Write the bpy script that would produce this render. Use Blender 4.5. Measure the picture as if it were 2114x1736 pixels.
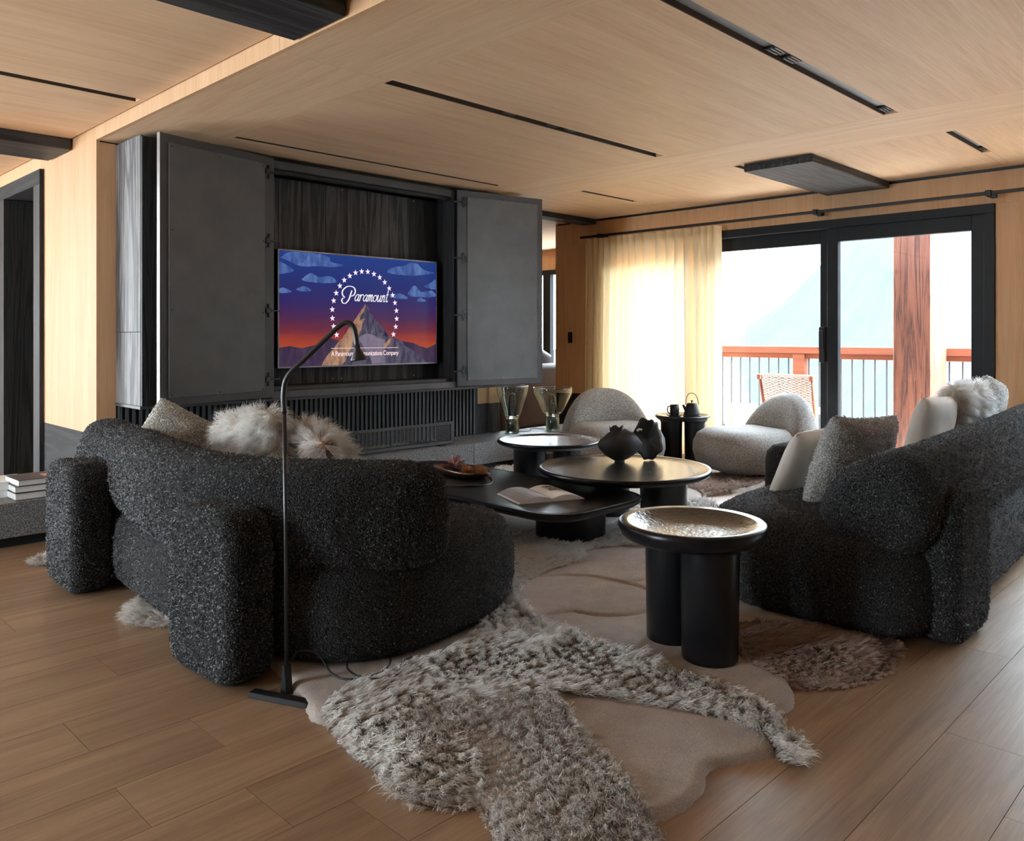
import bpy, bmesh, math, random
import numpy as np
from mathutils import Vector, Matrix, noise
random.seed(7); RNG = np.random.default_rng(11)
PI = math.pi
sc = bpy.context.scene
COL = sc.collection
for _o in list(bpy.data.objects): bpy.data.objects.remove(_o)

# ------------------------------------------------------------------ camera
H = 2.39           # ceiling of the living room
H2 = 2.47          # ceiling of the passage on the left
EYE = 1.15
cam_d = bpy.data.cameras.new('camera'); cam = bpy.data.objects.new('camera', cam_d); COL.objects.link(cam)
cam_d.sensor_fit = 'HORIZONTAL'; cam_d.sensor_width = 36.0
cam_d.lens = 1672.0 / 2114.0 * 36.0
cam_d.shift_y = -(868.0 - 692.0) / 2114.0
cam_d.clip_start = 0.05; cam_d.clip_end = 2000
AL = math.radians(44.6)
cam.location = (0, 0, EYE)
cam.rotation_euler = (PI/2, 0, AL - PI/2)
sc.camera = cam

# ------------------------------------------------------------------ world, sun, window daylight, exposure
w = bpy.data.worlds.new('world'); sc.world = w; w.use_nodes = True
nt = w.node_tree; nt.nodes.clear()
wo = nt.nodes.new('ShaderNodeOutputWorld'); bg = nt.nodes.new('ShaderNodeBackground')
tc = nt.nodes.new('ShaderNodeTexCoord'); sp = nt.nodes.new('ShaderNodeSeparateXYZ'); rp = nt.nodes.new('ShaderNodeValToRGB')
nt.links.new(tc.outputs['Generated'], sp.inputs[0]); nt.links.new(sp.outputs['Z'], rp.inputs[0])
rp.color_ramp.elements[0].position = 0.0; rp.color_ramp.elements[0].color = (0.82, 0.93, 1.0, 1)
rp.color_ramp.elements[1].position = 0.9; rp.color_ramp.elements[1].color = (0.66, 0.82, 1.0, 1)
nt.links.new(rp.outputs[0], bg.inputs[0]); bg.inputs[1].default_value = 24.0
nt.links.new(bg.outputs[0], wo.inputs[0])

sun_d = bpy.data.lights.new('sun', 'SUN'); sun = bpy.data.objects.new('sun', sun_d); COL.objects.link(sun)
sun_d.energy = 45.0; sun_d.angle = math.radians(1.5); sun_d.color = (1.0, 0.93, 0.82)
sun.rotation_euler = Vector((0.03, 0.80, -0.60)).to_track_quat('-Z', 'Y').to_euler()

def portal(name, loc, size, direction):
    d = bpy.data.lights.new(name, 'AREA'); d.shape = 'RECTANGLE'; d.size, d.size_y = size
    d.cycles.is_portal = True
    o = bpy.data.objects.new(name, d); COL.objects.link(o); o.location = loc
    o.rotation_euler = Vector(direction).to_track_quat('-Z', 'Z').to_euler()
    return o
portal('window_portal', (6.97, 3.58, 1.08), (3.8, 2.1), (-1, 0, 0))
portal('window_portal', (6.97, -0.6, 1.08), (4.1, 2.1), (-1, 0, 0))
portal('window_portal', (-3.66, 9.45, 1.2), (0.9, 2.3), (1, 0, 0))
portal('window_portal', (-3.66, 3.8, 1.2), (1.2, 2.3), (1, 0, 0))
portal('window_portal', (-2.1, 10.22, 1.2), (2.4, 2.3), (0, -1, 0))
portal('window_portal', (8.9, 7.9, 1.2), (3.4, 1.8), (-1, 0, 0))

sc.view_settings.view_transform = 'Standard'; sc.view_settings.look = 'None'
sc.view_settings.exposure = 0.5; sc.view_settings.gamma = 1.0
sc.view_settings.use_curve_mapping = False

# ------------------------------------------------------------------ materials
def srgb(r, g, b):
    f = lambda c: ((c/255+0.055)/1.055)**2.4 if c/255 > 0.04045 else c/255/12.92
    return (f(r), f(g), f(b), 1)
class N:
    def __init__(s, name):
        s.m = bpy.data.materials.new(name); s.m.use_nodes = True; s.t = s.m.node_tree
        s.b = s.t.nodes['Principled BSDF']; s.out = s.t.nodes['Material Output']
    def n(s, typ, **kw):
        x = s.t.nodes.new(typ)
        for k, v in kw.items():
            if k in x.inputs: x.inputs[k].default_value = v
            else: setattr(x, k, v)
        return x
    def l(s, a, b): s.t.links.new(a, b)
    def coords(s, scale=(1, 1, 1), rot=(0, 0, 0), rnd=0.0, kind='Object'):
        tc = s.n('ShaderNodeTexCoord'); mp = s.n('ShaderNodeMapping'); s.l(tc.outputs[kind], mp.inputs[0])
        mp.inputs['Scale'].default_value = scale; mp.inputs['Rotation'].default_value = rot
        if rnd:
            oi = s.n('ShaderNodeObjectInfo'); mu = s.n('ShaderNodeMath', operation='MULTIPLY'); mu.inputs[1].default_value = rnd
            cx = s.n('ShaderNodeCombineXYZ'); s.l(oi.outputs['Random'], mu.inputs[0])
            for k in range(3): s.l(mu.outputs[0], cx.inputs[k])
            s.l(cx.outputs[0], mp.inputs['Location'])
        return mp.outputs[0]
    def noise(s, vec, scale, detail=4, rough=0.55, dist=0.0):
        x = s.n('ShaderNodeTexNoise'); s.l(vec, x.inputs['Vector'])
        x.inputs['Scale'].default_value = scale; x.inputs['Detail'].default_value = detail
        x.inputs['Roughness'].default_value = rough; x.inputs['Distortion'].default_value = dist
        return x.outputs['Fac']
    def ramp(s, fac, stops):
        x = s.n('ShaderNodeValToRGB'); s.l(fac, x.inputs[0]); e = x.color_ramp.elements
        while len(e) < len(stops): e.new(0.5)
        for q, (p, c) in zip(e, stops): q.position = p; q.color = c if len(c) == 4 else (*c, 1)
        return x.outputs[0]
    def mix(s, a, b, fac, mode='MIX'):
        x = s.n('ShaderNodeMix', data_type='RGBA', blend_type=mode)
        for sock, v in ((x.inputs['Factor'], fac), (x.inputs['A'], a), (x.inputs['B'], b)):
            if hasattr(v, 'is_linked'): s.l(v, sock)
            else: sock.default_value = v
        return x.outputs['Result']
    def bump(s, h, strength=0.3, dist=0.01, prev=None):
        x = s.n('ShaderNodeBump'); x.inputs['Strength'].default_value = strength; x.inputs['Distance'].default_value = dist
        s.l(h, x.inputs['Height'])
        if prev is not None: s.l(prev, x.inputs['Normal'])
        return x.outputs[0]
    def add(s, a, b, op='ADD'):
        x = s.n('ShaderNodeMath', operation=op)
        for i, v in enumerate((a, b)):
            if hasattr(v, 'is_linked'): s.l(v, x.inputs[i])
            else: x.inputs[i].default_value = v
        return x.outputs[0]
    def set(s, **kw):
        for k, v in kw.items():
            if hasattr(v, 'is_linked'): s.l(v, s.b.inputs[k])
            else: s.b.inputs[k].default_value = v
        return s.m

def plain(name, col, rough=0.5, spec=0.5, metal=0.0, bump=0, bscale=200, **kw):
    a = N(name); c = a.coords()
    nz = a.noise(c, 6, 3)
    cc = a.ramp(nz, [(0.3, tuple(x*0.86 for x in col[:3])), (0.7, tuple(min(1, x*1.1) for x in col[:3]))])
    a.set(**{'Base Color': cc, 'Roughness': rough, 'Specular IOR Level': spec, 'Metallic': metal}, **kw)
    if bump: a.set(Normal=a.bump(a.noise(c, bscale, 3), bump, 0.004))
    return a.m

def wood(name, dark, mid, light, axis='x', rough=0.45, g=1.0, bump=0.15, rnd=20.0, spec=0.4, fine=0.5, tone=0.0, coat=0.0):
    a = N(name)
    st = {'x': (0.35, 5, 5), 'y': (5, 0.35, 5), 'z': (5, 5, 0.35)}[axis]
    sf = {'x': (1.5, 60, 60), 'y': (60, 1.5, 60), 'z': (60, 60, 1.5)}[axis]
    c = a.coords(tuple(x*g for x in st), rnd=rnd); cf = a.coords(tuple(x*g for x in sf), rnd=rnd)
    n1 = a.noise(c, 1.6, 5, 0.6, 1.4)
    n2 = a.noise(cf, 2.2, 3, 0.6, 0.2)
    base = a.ramp(n1, [(0.25, dark), (0.5, mid), (0.78, light)])
    fib = a.ramp(n2, [(0.35, (1-fine*0.35,)*3), (0.6, (1, 1, 1))])
    col = a.mix(base, fib, 1.0, 'MULTIPLY')
    if tone:
        oi = a.n('ShaderNodeObjectInfo')
        tn = a.ramp(oi.outputs['Random'], [(0, (1-tone, 1-tone*1.15, 1-tone*1.35)), (1, (1+tone*0.4, 1+tone*0.35, 1+tone*0.3))])
        col = a.mix(col, tn, 1.0, 'MULTIPLY')
    rr = a.ramp(n2, [(0.3, (min(1, rough+0.12),)*3), (0.7, (rough,)*3)])
    a.set(**{'Base Color': col, 'Roughness': rr, 'Specular IOR Level': spec, 'Coat Weight': coat, 'Coat Roughness': 0.3})
    nb = a.bump(n2, bump, 0.002); nb = a.bump(n1, bump*0.6, 0.004, nb)
    a.set(Normal=nb)
    return a.m

def charred(name, axis='z', lo=0.012, hi=0.05, bump=0.5, rough=0.55, cols=None):
    """dark stained brushed larch, raised cathedral grain"""
    a = N(name)
    st = {'x': (0.5, 9, 9), 'y': (9, 0.5, 9), 'z': (9, 9, 0.5)}[axis]
    c = a.coords(st, rnd=15.0)
    n1 = a.noise(c, 1.0, 2, 0.5, 1.2)
    wv = a.add(a.add(n1, 14.0, 'MULTIPLY'), 0.0)
    sn = a.n('ShaderNodeMath', operation='SINE'); a.l(a.add(wv, 2.2, 'MULTIPLY'), sn.inputs[0])
    cf = a.coords(tuple(x*9 for x in st), rnd=9.0); n2 = a.noise(cf, 1.5, 3)
    h = a.add(a.add(sn.outputs[0], 0.25, 'MULTIPLY'), n2)
    col = a.ramp(h, cols or [(0.25, (lo, lo, lo*1.05)), (0.85, (hi, hi, hi*1.04))])
    a.set(**{'Base Color': col, 'Roughness': rough, 'Specular IOR Level': 0.4, 'Normal': a.bump(h, bump, 0.003)})
    return a.m

def boucle(name, dark, light, scale=150, bump=1.0, dist=0.008, sheen=0.25):
    a = N(name); c = a.coords()
    wn = a.noise(c, scale*0.9, 2); 
    vm = a.n('ShaderNodeVectorMath', operation='ADD'); a.l(c, vm.inputs[0])
    nz = a.n('ShaderNodeTexNoise'); a.l(c, nz.inputs['Vector']); nz.inputs['Scale'].default_value = scale*0.5
    sc_ = a.n('ShaderNodeVectorMath', operation='SCALE'); a.l(nz.outputs['Color'], sc_.inputs[0]); sc_.inputs['Scale'].default_value = 1.6/scale
    a.l(sc_.outputs[0], vm.inputs[1])
    v = a.n('ShaderNodeTexVoronoi'); a.l(vm.outputs[0], v.inputs['Vector']); v.inputs['Scale'].default_value = scale
    h = a.ramp(v.outputs['Distance'], [(0.0, (1, 1, 1)), (0.65, (0, 0, 0))])
    h2 = a.add(h, a.add(wn, 0.6, 'MULTIPLY'))
    big = a.noise(c, 5, 3)
    col = a.ramp(h2, [(0.25, dark), (1.2 if False else 0.95, light)])
    col = a.mix(col, a.ramp(big, [(0.3, (0.88, 0.88, 0.88)), (0.7, (1.08, 1.07, 1.06))]), 1.0, 'MULTIPLY')
    a.set(**{'Base Color': col, 'Roughness': 0.95, 'Specular IOR Level': 0.12, 'Sheen Weight': sheen, 'Sheen Roughness': 0.5,
             'Normal': a.bump(h2, bump, dist)})
    return a.m

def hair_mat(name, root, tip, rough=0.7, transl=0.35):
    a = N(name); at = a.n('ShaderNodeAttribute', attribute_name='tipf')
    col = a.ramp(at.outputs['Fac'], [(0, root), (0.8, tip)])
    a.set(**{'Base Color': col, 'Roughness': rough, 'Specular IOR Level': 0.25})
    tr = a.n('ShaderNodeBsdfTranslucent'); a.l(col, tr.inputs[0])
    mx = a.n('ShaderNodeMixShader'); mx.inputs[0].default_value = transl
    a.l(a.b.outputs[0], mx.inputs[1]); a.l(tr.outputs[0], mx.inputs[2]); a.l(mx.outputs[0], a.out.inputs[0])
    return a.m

def thin_glass(name, tint=(1, 1, 1), refl=1.0):
    a = N(name); t = a.n('ShaderNodeBsdfTransparent'); t.inputs[0].default_value = (*tint, 1)
    g = a.n('ShaderNodeBsdfGlossy'); g.inputs['Roughness'].default_value = 0.0
    fr = a.n('ShaderNodeFresnel'); fr.inputs['IOR'].default_value = 1.5
    f = a.add(fr.outputs[0], refl, 'MULTIPLY')
    mx = a.n('ShaderNodeMixShader'); a.l(f, mx.inputs[0]); a.l(t.outputs[0], mx.inputs[1]); a.l(g.outputs[0], mx.inputs[2])
    a.l(mx.outputs[0], a.out.inputs[0]); a.t.nodes.remove(a.b)
    return a.m

def emit(name, col, strength=1.0):
    a = N(name); a.set(**{'Base Color': (0, 0, 0, 1), 'Emission Color': col, 'Emission Strength': strength, 'Roughness': 0.2, 'Specular IOR Level': 0.3})
    return a.m

M = {}
M['oak_ceiling'] = wood('oak_ceiling', srgb(212, 174, 137), srgb(223, 187, 151), srgb(230, 196, 161), 'x', 0.5, bump=0.1, rnd=12, fine=0.32, tone=0.05)
M['oak_beam'] = wood('oak_beam', srgb(214, 176, 140), srgb(225, 190, 154), srgb(232, 199, 164), 'y', 0.5, bump=0.1, rnd=12, fine=0.3, tone=0.04)
M['oak_wall'] = wood('oak_wall', srgb(203, 160, 118), srgb(213, 171, 130), srgb(220, 180, 141), 'z', 0.5, bump=0.08, rnd=12, fine=0.28, tone=0.04)
M['oak_floor'] = wood('oak_floor', srgb(126, 99, 75), srgb(158, 129, 101), srgb(176, 148, 119), 'x', 0.36, bump=0.22, rnd=30, fine=0.45, tone=0.14, spec=0.7, g=1.5, coat=0.25)
M['joint'] = plain('joint', (0.03, 0.02, 0.015), 0.9)
M['black_wood'] = charred('black_wood', 'z', 0.010, 0.034)
M['black_wood_x'] = charred('black_wood_x', 'x')
M['black_wood_y'] = charred('black_wood_y', 'y', 0.010, 0.028, 0.25, 0.75)
M['grey_wood'] = charred('grey_wood', 'z', 0.03, 0.12, 0.5)
M['slat'] = plain('slat_lacquer', (0.10, 0.105, 0.112), 0.38)
M['side_wood'] = charred('side_wood', 'z', 0.07, 0.26, 0.4)
M['slot_brown'] = plain('slot_brown', (0.05, 0.026, 0.013), 0.7)
M['black'] = plain('black_paint', (0.010, 0.011, 0.013), 0.5)
M['dark_metal'] = plain('dark_metal', (0.085, 0.088, 0.094), 0.40, bump=0.04)
M['grey_panel'] = plain('grey_panel', (0.140, 0.152, 0.163), 0.36, bump=0.03, bscale=60)
M['screw'] = plain('screw_metal', (0.35, 0.35, 0.36), 0.35, metal=0.9)
M['hinge'] = plain('hinge_metal', (0.06, 0.06, 0.065), 0.35, metal=0.7)
M['frame_black'] = plain('frame_black', (0.013, 0.015, 0.019), 0.5, spec=0.25)
M['boucle_dark'] = boucle('boucle_charcoal', (0.005, 0.0052, 0.006), (0.060, 0.061, 0.065), 190, 1.0, 0.008, 0.12)
M['boucle_chair'] = boucle('boucle_greige', (0.20, 0.185, 0.165), (0.60, 0.57, 0.53), 170, 0.8, 0.005)
M['boucle_white'] = boucle('boucle_white', (0.30, 0.28, 0.25), (0.80, 0.78, 0.74), 130, 1.0, 0.008)
M['boucle_grey'] = boucle('boucle_grey', (0.24, 0.235, 0.23), (0.66, 0.65, 0.63), 140, 1.0, 0.008)
M['canvas'] = plain('canvas', (0.62, 0.58, 0.52), 0.9, bump=0.3, bscale=500)
M['leather'] = plain('leather_brown', (0.034, 0.013, 0.007), 0.5, bump=0.2, bscale=120)
M['suede'] = plain('suede_tan', (0.30, 0.14, 0.07), 0.9, bump=0.2)
M['black_lacquer'] = plain('black_lacquer', (0.006, 0.0065, 0.009), 0.30, spec=0.4, bump=0.05, bscale=40)
def hammered():
    a = N('hammered_top'); c = a.coords()
    v = a.n('ShaderNodeTexVoronoi', feature='SMOOTH_F1'); a.l(c, v.inputs['Vector']); v.inputs['Scale'].default_value = 70
    n2 = a.noise(c, 160, 4)
    h = a.add(v.outputs['Distance'], a.add(n2, 0.5, 'MULTIPLY'))
    a.set(**{'Base Color': (0.014, 0.014, 0.015, 1), 'Roughness': 0.24, 'Specular IOR Level': 0.9, 'Coat Weight': 0.5, 'Coat Roughness': 0.15, 'Normal': a.bump(h, 0.75, 0.004)})
    return a.m
M['hammered'] = hammered()
def stone():
    a = N('hearth_stone'); c = a.coords()
    n1 = a.noise(c, 130, 5, 0.7); n2 = a.noise(c, 320, 3, 0.7)
    col = a.ramp(n1, [(0.36, (0.03, 0.031, 0.034)), (0.52, (0.19, 0.195, 0.205)), (0.68, (0.52, 0.53, 0.54))])
    a.set(**{'Base Color': col, 'Roughness': 0.42, 'Specular IOR Level': 0.5, 'Normal': a.bump(a.add(n1, n2), 0.35, 0.002)})
    return a.m
M['stone'] = stone()
def carpet(name, c1, c2):
    a = N(name); c = a.coords()
    n1 = a.noise(c, 260, 3, 0.7); n2 = a.noise(c, 12, 3)
    col = a.ramp(n1, [(0.3, c1), (0.7, c2)]); col = a.mix(col, a.ramp(n2, [(0.3, (0.85, 0.85, 0.85)), (0.7, (1.05, 1.05, 1.05))]), 1.0, 'MULTIPLY')
    a.set(**{'Base Color': col, 'Roughness': 1.0, 'Specular IOR Level': 0.05, 'Sheen Weight': 0.2, 'Normal': a.bump(a.add(n1, a.add(n2, 1.5, 'MULTIPLY')), 0.8, 0.006)})
    return a.m
M['rug_base'] = carpet('rug_short_pile', (0.40, 0.34, 0.30), (0.68, 0.61, 0.55))
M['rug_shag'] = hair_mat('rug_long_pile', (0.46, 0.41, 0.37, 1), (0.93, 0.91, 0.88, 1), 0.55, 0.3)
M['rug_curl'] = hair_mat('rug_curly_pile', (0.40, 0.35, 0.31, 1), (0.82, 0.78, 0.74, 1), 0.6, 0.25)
M['rug_brown'] = hair_mat('rug_brown_shade_pile', (0.24, 0.17, 0.14, 1), (0.60, 0.47, 0.40, 1), 0.6, 0.25)  # brown far pile; by the right sofa its dark tone paints the shade
M['mohair'] = hair_mat('mohair', (0.78, 0.72, 0.64, 1), (0.98, 0.97, 0.95, 1), 0.5, 0.45)
M['curtain'] = None
def curtain_mat():
    a = N('linen_curtain'); c = a.coords()
    n1 = a.noise(c, 260, 3, 0.7)
    col = a.ramp(n1, [(0.3, (0.84, 0.68, 0.44)), (0.7, (0.90, 0.77, 0.55))])
    d = a.n('ShaderNodeBsdfDiffuse'); t = a.n('ShaderNodeBsdfTranslucent'); a.l(col, d.inputs[0]); a.l(col, t.inputs[0])
    mx = a.n('ShaderNodeMixShader'); mx.inputs[0].default_value = 0.33
    a.l(d.outputs[0], mx.inputs[1]); a.l(t.outputs[0], mx.inputs[2]); tp = a.n('ShaderNodeBsdfTransparent'); tp.inputs[0].default_value = (1, 0.97, 0.88, 1); m2 = a.n('ShaderNodeMixShader'); m2.inputs[0].default_value = 0.002
    a.l(mx.outputs[0], m2.inputs[1]); a.l(tp.outputs[0], m2.inputs[2]); a.l(m2.outputs[0], a.out.inputs[0]); a.t.nodes.remove(a.b)
    return a.m
M['curtain'] = curtain_mat()
M['glass'] = thin_glass('window_glass', (0.99, 1.0, 1.0), 0.35)
def real_glass():
    a = N('smoked_glass')
    a.set(**{'Base Color': (0.86, 0.93, 0.90, 1), 'Roughness': 0.01, 'Transmission Weight': 1.0, 'IOR': 1.45})
    return a.m
M['smoked_glass'] = real_glass()
a_ = N('dark_glass'); a_.set(**{'Base Color': (0.22, 0.32, 0.29, 1), 'Roughness': 0.02, 'Transmission Weight': 0.85, 'IOR': 1.5}); M['dark_glass'] = a_.m
M['paper'] = plain('paper', (0.80, 0.80, 0.79), 0.7)
M['page_print'] = plain('page_print', (0.16, 0.165, 0.17), 0.6)
M['page_grey'] = plain('page_grey', (0.34, 0.34, 0.35), 0.6)
M['book_dark'] = plain('book_dark', (0.05, 0.05, 0.055), 0.5)
M['book_pink'] = plain('book_pink', (0.75, 0.33, 0.27), 0.6)
M['iron'] = plain('cast_iron', (0.013, 0.013, 0.014), 0.62, bump=0.2, bscale=180)
M['ceramic'] = plain('dark_ceramic', (0.022, 0.021, 0.020), 0.6, bump=0.5, bscale=25)
M['pewter'] = plain('pewter', (0.10, 0.085, 0.07), 0.3, metal=0.85, bump=0.3, bscale=90)
M['bronze'] = plain('bronze', (0.16, 0.09, 0.06), 0.32, metal=0.8, bump=0.3, bscale=90)
M['nubs'] = hair_mat('boucle_nubs', (0.006, 0.006, 0.007, 1), (0.25, 0.255, 0.27, 1), 0.85, 0.1)
M['nubs_white'] = hair_mat('white_boucle_nubs', (0.62, 0.59, 0.55, 1), (0.95, 0.94, 0.91, 1), 0.85, 0.15); M['nubs_grey'] = hair_mat('grey_boucle_nubs', (0.36, 0.35, 0.34, 1), (0.78, 0.77, 0.75, 1), 0.85, 0.15)
M['husk'] = plain('husk', (0.30, 0.13, 0.045), 0.9, bump=0.6, bscale=300)
M['petal'] = plain('petal', (0.42, 0.12, 0.12), 0.8)
M['petal_white'] = plain('petal_white', (0.70, 0.62, 0.58), 0.8)
M['pebble'] = plain('pebble', (0.42, 0.40, 0.22), 0.5)
M['post'] = charred('larch_post', 'z', bump=0.3, rough=0.6, cols=[(0.18, (0.035, 0.010, 0.006)), (0.36, (0.095, 0.027, 0.013)), (0.85, (0.135, 0.044, 0.023))])
M['rail'] = wood('larch_rail', (0.12, 0.028, 0.012, 1), (0.20, 0.052, 0.024, 1), (0.24, 0.078, 0.038, 1), 'y', 0.6, bump=0.3, rnd=3)
M['baluster'] = plain('baluster_metal', (0.05, 0.055, 0.06), 0.5)
M['deck'] = wood('deck_wood', (0.55, 0.50, 0.45, 1), (0.66, 0.62, 0.57, 1), (0.72, 0.69, 0.64, 1), 'y', 0.7)
M['weave'] = plain('woven_cord', (0.34, 0.25, 0.20), 0.8, bump=0.3)
M['stump'] = wood('stump_wood', (0.5, 0.3, 0.16, 1), (0.66, 0.44, 0.26, 1), (0.72, 0.5, 0.32, 1), 'z', 0.7)
M['white_cloth'] = plain('patterned_cloth', (0.45, 0.38, 0.32), 0.9)
M['strip'] = plain('slot_plate', (0.34, 0.36, 0.38), 0.5)
def hill_mat():
    a = N('haze_tinted_forest'); c = a.coords((1, 1, 0.45))
    n1 = a.noise(c, 0.22, 8, 0.75); n2 = a.noise(c, 0.03, 4, 0.6, 0.6)
    h = a.add(n1, a.add(n2, 0.6, 'MULTIPLY'))
    col = a.ramp(h, [(0.50, (0.034, 0.0375, 0.038)), (0.95, (0.045, 0.0470, 0.0466))])  # distance haze is put into this flat grey colour, without any mist volume
    a.set(**{'Base Color': col, 'Roughness': 1.0, 'Specular IOR Level': 0.0})
    return a.m
M['hill'] = hill_mat()

# ------------------------------------------------------------------ object helpers
def obj(name, me, mat, parent=None, smooth=False):
    if isinstance(me, bmesh.types.BMesh):
        bm = me; me = bpy.data.meshes.new(name)
        bmesh.ops.recalc_face_normals(bm, faces=bm.faces[:])
        bm.to_mesh(me); bm.free()
    if mat is not None and not me.materials: me.materials.append(mat)
    if smooth:
        me.polygons.foreach_set('use_smooth', [True]*len(me.polygons))
    o = bpy.data.objects.new(name, me); COL.objects.link(o)
    if parent is not None:
        o.parent = parent
    return o
def sharp(o, ang=40):
    """smooth shading that keeps hard edges"""
    me = o.data; me.polygons.foreach_set('use_smooth', [True]*len(me.polygons))
    bm = bmesh.new(); bm.from_mesh(me); lim = math.radians(ang)
    for e in bm.edges:
        if len(e.link_faces) == 2 and e.calc_face_angle(0) > lim: e.smooth = False
    bm.to_mesh(me); bm.free(); return o
def tag(o, label, cat, group=None, kind=None):
    if label: o['label'] = label
    if cat: o['category'] = cat
    if group: o['group'] = group
    if kind: o['kind'] = kind
    return o
def thing(name, label, cat, loc=(0, 0, 0), rotz=0.0, group=None):
    o = bpy.data.objects.new(name, None); COL.objects.link(o); o.empty_display_size = 0.1
    o.location = loc; o.rotation_euler = (0, 0, rotz)
    return tag(o, label, cat, group)
def struct(name, me, mat, smooth=False):
    o = obj(name, me, mat, None, smooth); o['kind'] = 'structure'; return o
def sroot(name, loc=(0, 0, 0)):
    o = bpy.data.objects.new(name, None); COL.objects.link(o); o.location = loc; o['kind'] = 'structure'; return o
def tr(bm, parent):
    """world coordinates -> the parent's (translation only)"""
    p = parent
    while p is not None:
        bmesh.ops.translate(bm, verts=bm.verts[:], vec=-p.location); p = p.parent
    return bm
def box(bm, lo, hi, bev=0.0, seg=2):
    lo = Vector(lo); hi = Vector(hi)
    r = bmesh.ops.create_cube(bm, size=1.0)
    vs = r['verts']
    for v in vs: v.co = Vector(((lo[i]+hi[i])/2 + v.co[i]*(hi[i]-lo[i]) for i in range(3)))
    if bev:
        es = list({e for v in vs for e in v.link_edges})
        bmesh.ops.bevel(bm, geom=es, offset=bev, segments=seg, profile=0.5, affect='EDGES')
    return bm
def B(lo, hi, bev=0.0, seg=2): return box(bmesh.new(), lo, hi, bev, seg)
def lathe(prof, n=48, center=(0, 0, 0), bm=None):
    bm = bm or bmesh.new(); rings = []
    for r, z in prof:
        if r < 1e-5: rings.append([bm.verts.new((center[0], center[1], center[2]+z))])
        else: rings.append([bm.verts.new((center[0]+r*math.cos(2*PI*k/n), center[1]+r*math.sin(2*PI*k/n), center[2]+z)) for k in range(n)])
    for a, b in zip(rings, rings[1:]):
        for k in range(n):
            k2 = (k+1) % n
            if len(a) == 1 and len(b) == 1: continue
            if len(a) == 1: bm.faces.new((a[0], b[k], b[k2]))
            elif len(b) == 1: bm.faces.new((a[k], b[0], a[k2]))
            else: bm.faces.new((a[k], b[k], b[k2], a[k2]))
    return bm
def tube(path, rad, n=8, bm=None, closed=False):
    bm = bm or bmesh.new(); P = [Vector(p) for p in path]; rings = []
    up = Vector((0.31, 0.17, 0.93)); 
    for i, p in enumerate(P):
        a = P[i-1] if (i > 0 or closed) else p; b = P[(i+1) % len(P)] if (i < len(P)-1 or closed) else p
        t = (b-a).normalized(); u = t.cross(up)
        if u.length < 1e-3: u = t.cross(Vector((1, 0, 0)))
        u.normalize(); v = t.cross(u)
        r = rad[i] if isinstance(rad, (list, tuple)) else rad
        rings.append([bm.verts.new(p + r*(math.cos(2*PI*k/n)*u + math.sin(2*PI*k/n)*v)) for k in range(n)])
    m = len(rings)
    for i in range(m if closed else m-1):
        a, b = rings[i], rings[(i+1) % m]
        for k in range(n): bm.faces.new((a[k], a[(k+1) % n], b[(k+1) % n], b[k]))
    if not closed: bm.faces.new(rings[0][::-1]); bm.faces.new(rings[-1])
    return bm
def catmull(pts, per=8, closed=True):
    P = [Vector(p) for p in pts]; n = len(P); out = []
    rng = range(n if closed else n-1)
    for i in rng:
        g = lambda k: P[k % n] if closed else P[max(0, min(n-1, k))]
        p0, p1, p2, p3 = g(i-1), g(i), g(i+1), g(i+2)
        for k in range(per):
            t = k/per
            out.append(0.5*((2*p1) + (p2-p0)*t + (2*p0-5*p1+4*p2-p3)*t*t + (3*p1-p0-3*p2+p3)*t**3))
    if not closed: out.append(P[-1])
    return out
def normals2d(P):
    n = len(P); out = []
    area = sum(P[i][0]*P[(i+1) % n][1]-P[(i+1) % n][0]*P[i][1] for i in range(n))
    s = 1 if area > 0 else -1
    for i in range(n):
        d = (P[(i+1) % n]-P[i-1]); out.append(Vector((d[1], -d[0])).normalized()*s)
    return out
def puff(outline, prof, tf=None, bm=None):
    """closed 2-D outline swept through (inset, height) rings and capped: cushions, slabs, seats"""
    bm = bm or bmesh.new(); P = [Vector(p[:2]) for p in outline]; Nn = normals2d(P); rings = []
    tf = tf or (lambda x, y, z: (x, y, z))
    for ins, z in prof:
        rings.append([bm.verts.new(tf(*(p - q*ins), z)) for p, q in zip(P, Nn)])
    n = len(P)
    for a, b in zip(rings, rings[1:]):
        for k in range(n): bm.faces.new((a[k], a[(k+1) % n], b[(k+1) % n], b[k]))
    bm.faces.new(rings[0][::-1]); bm.faces.new(rings[-1])
    return bm
def rrect(w, h, r, seg=8, cx=0, cy=0):
    pts = []
    for sx, sy, a0 in ((1, 1, 0), (-1, 1, PI/2), (-1, -1, PI), (1, -1, 1.5*PI)):
        for k in range(seg+1):
            a = a0 + PI/2*k/seg
            pts.append(Vector((cx+sx*(w/2-r)+r*math.cos(a), cy+sy*(h/2-r)+r*math.sin(a))))
    return pts
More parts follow.
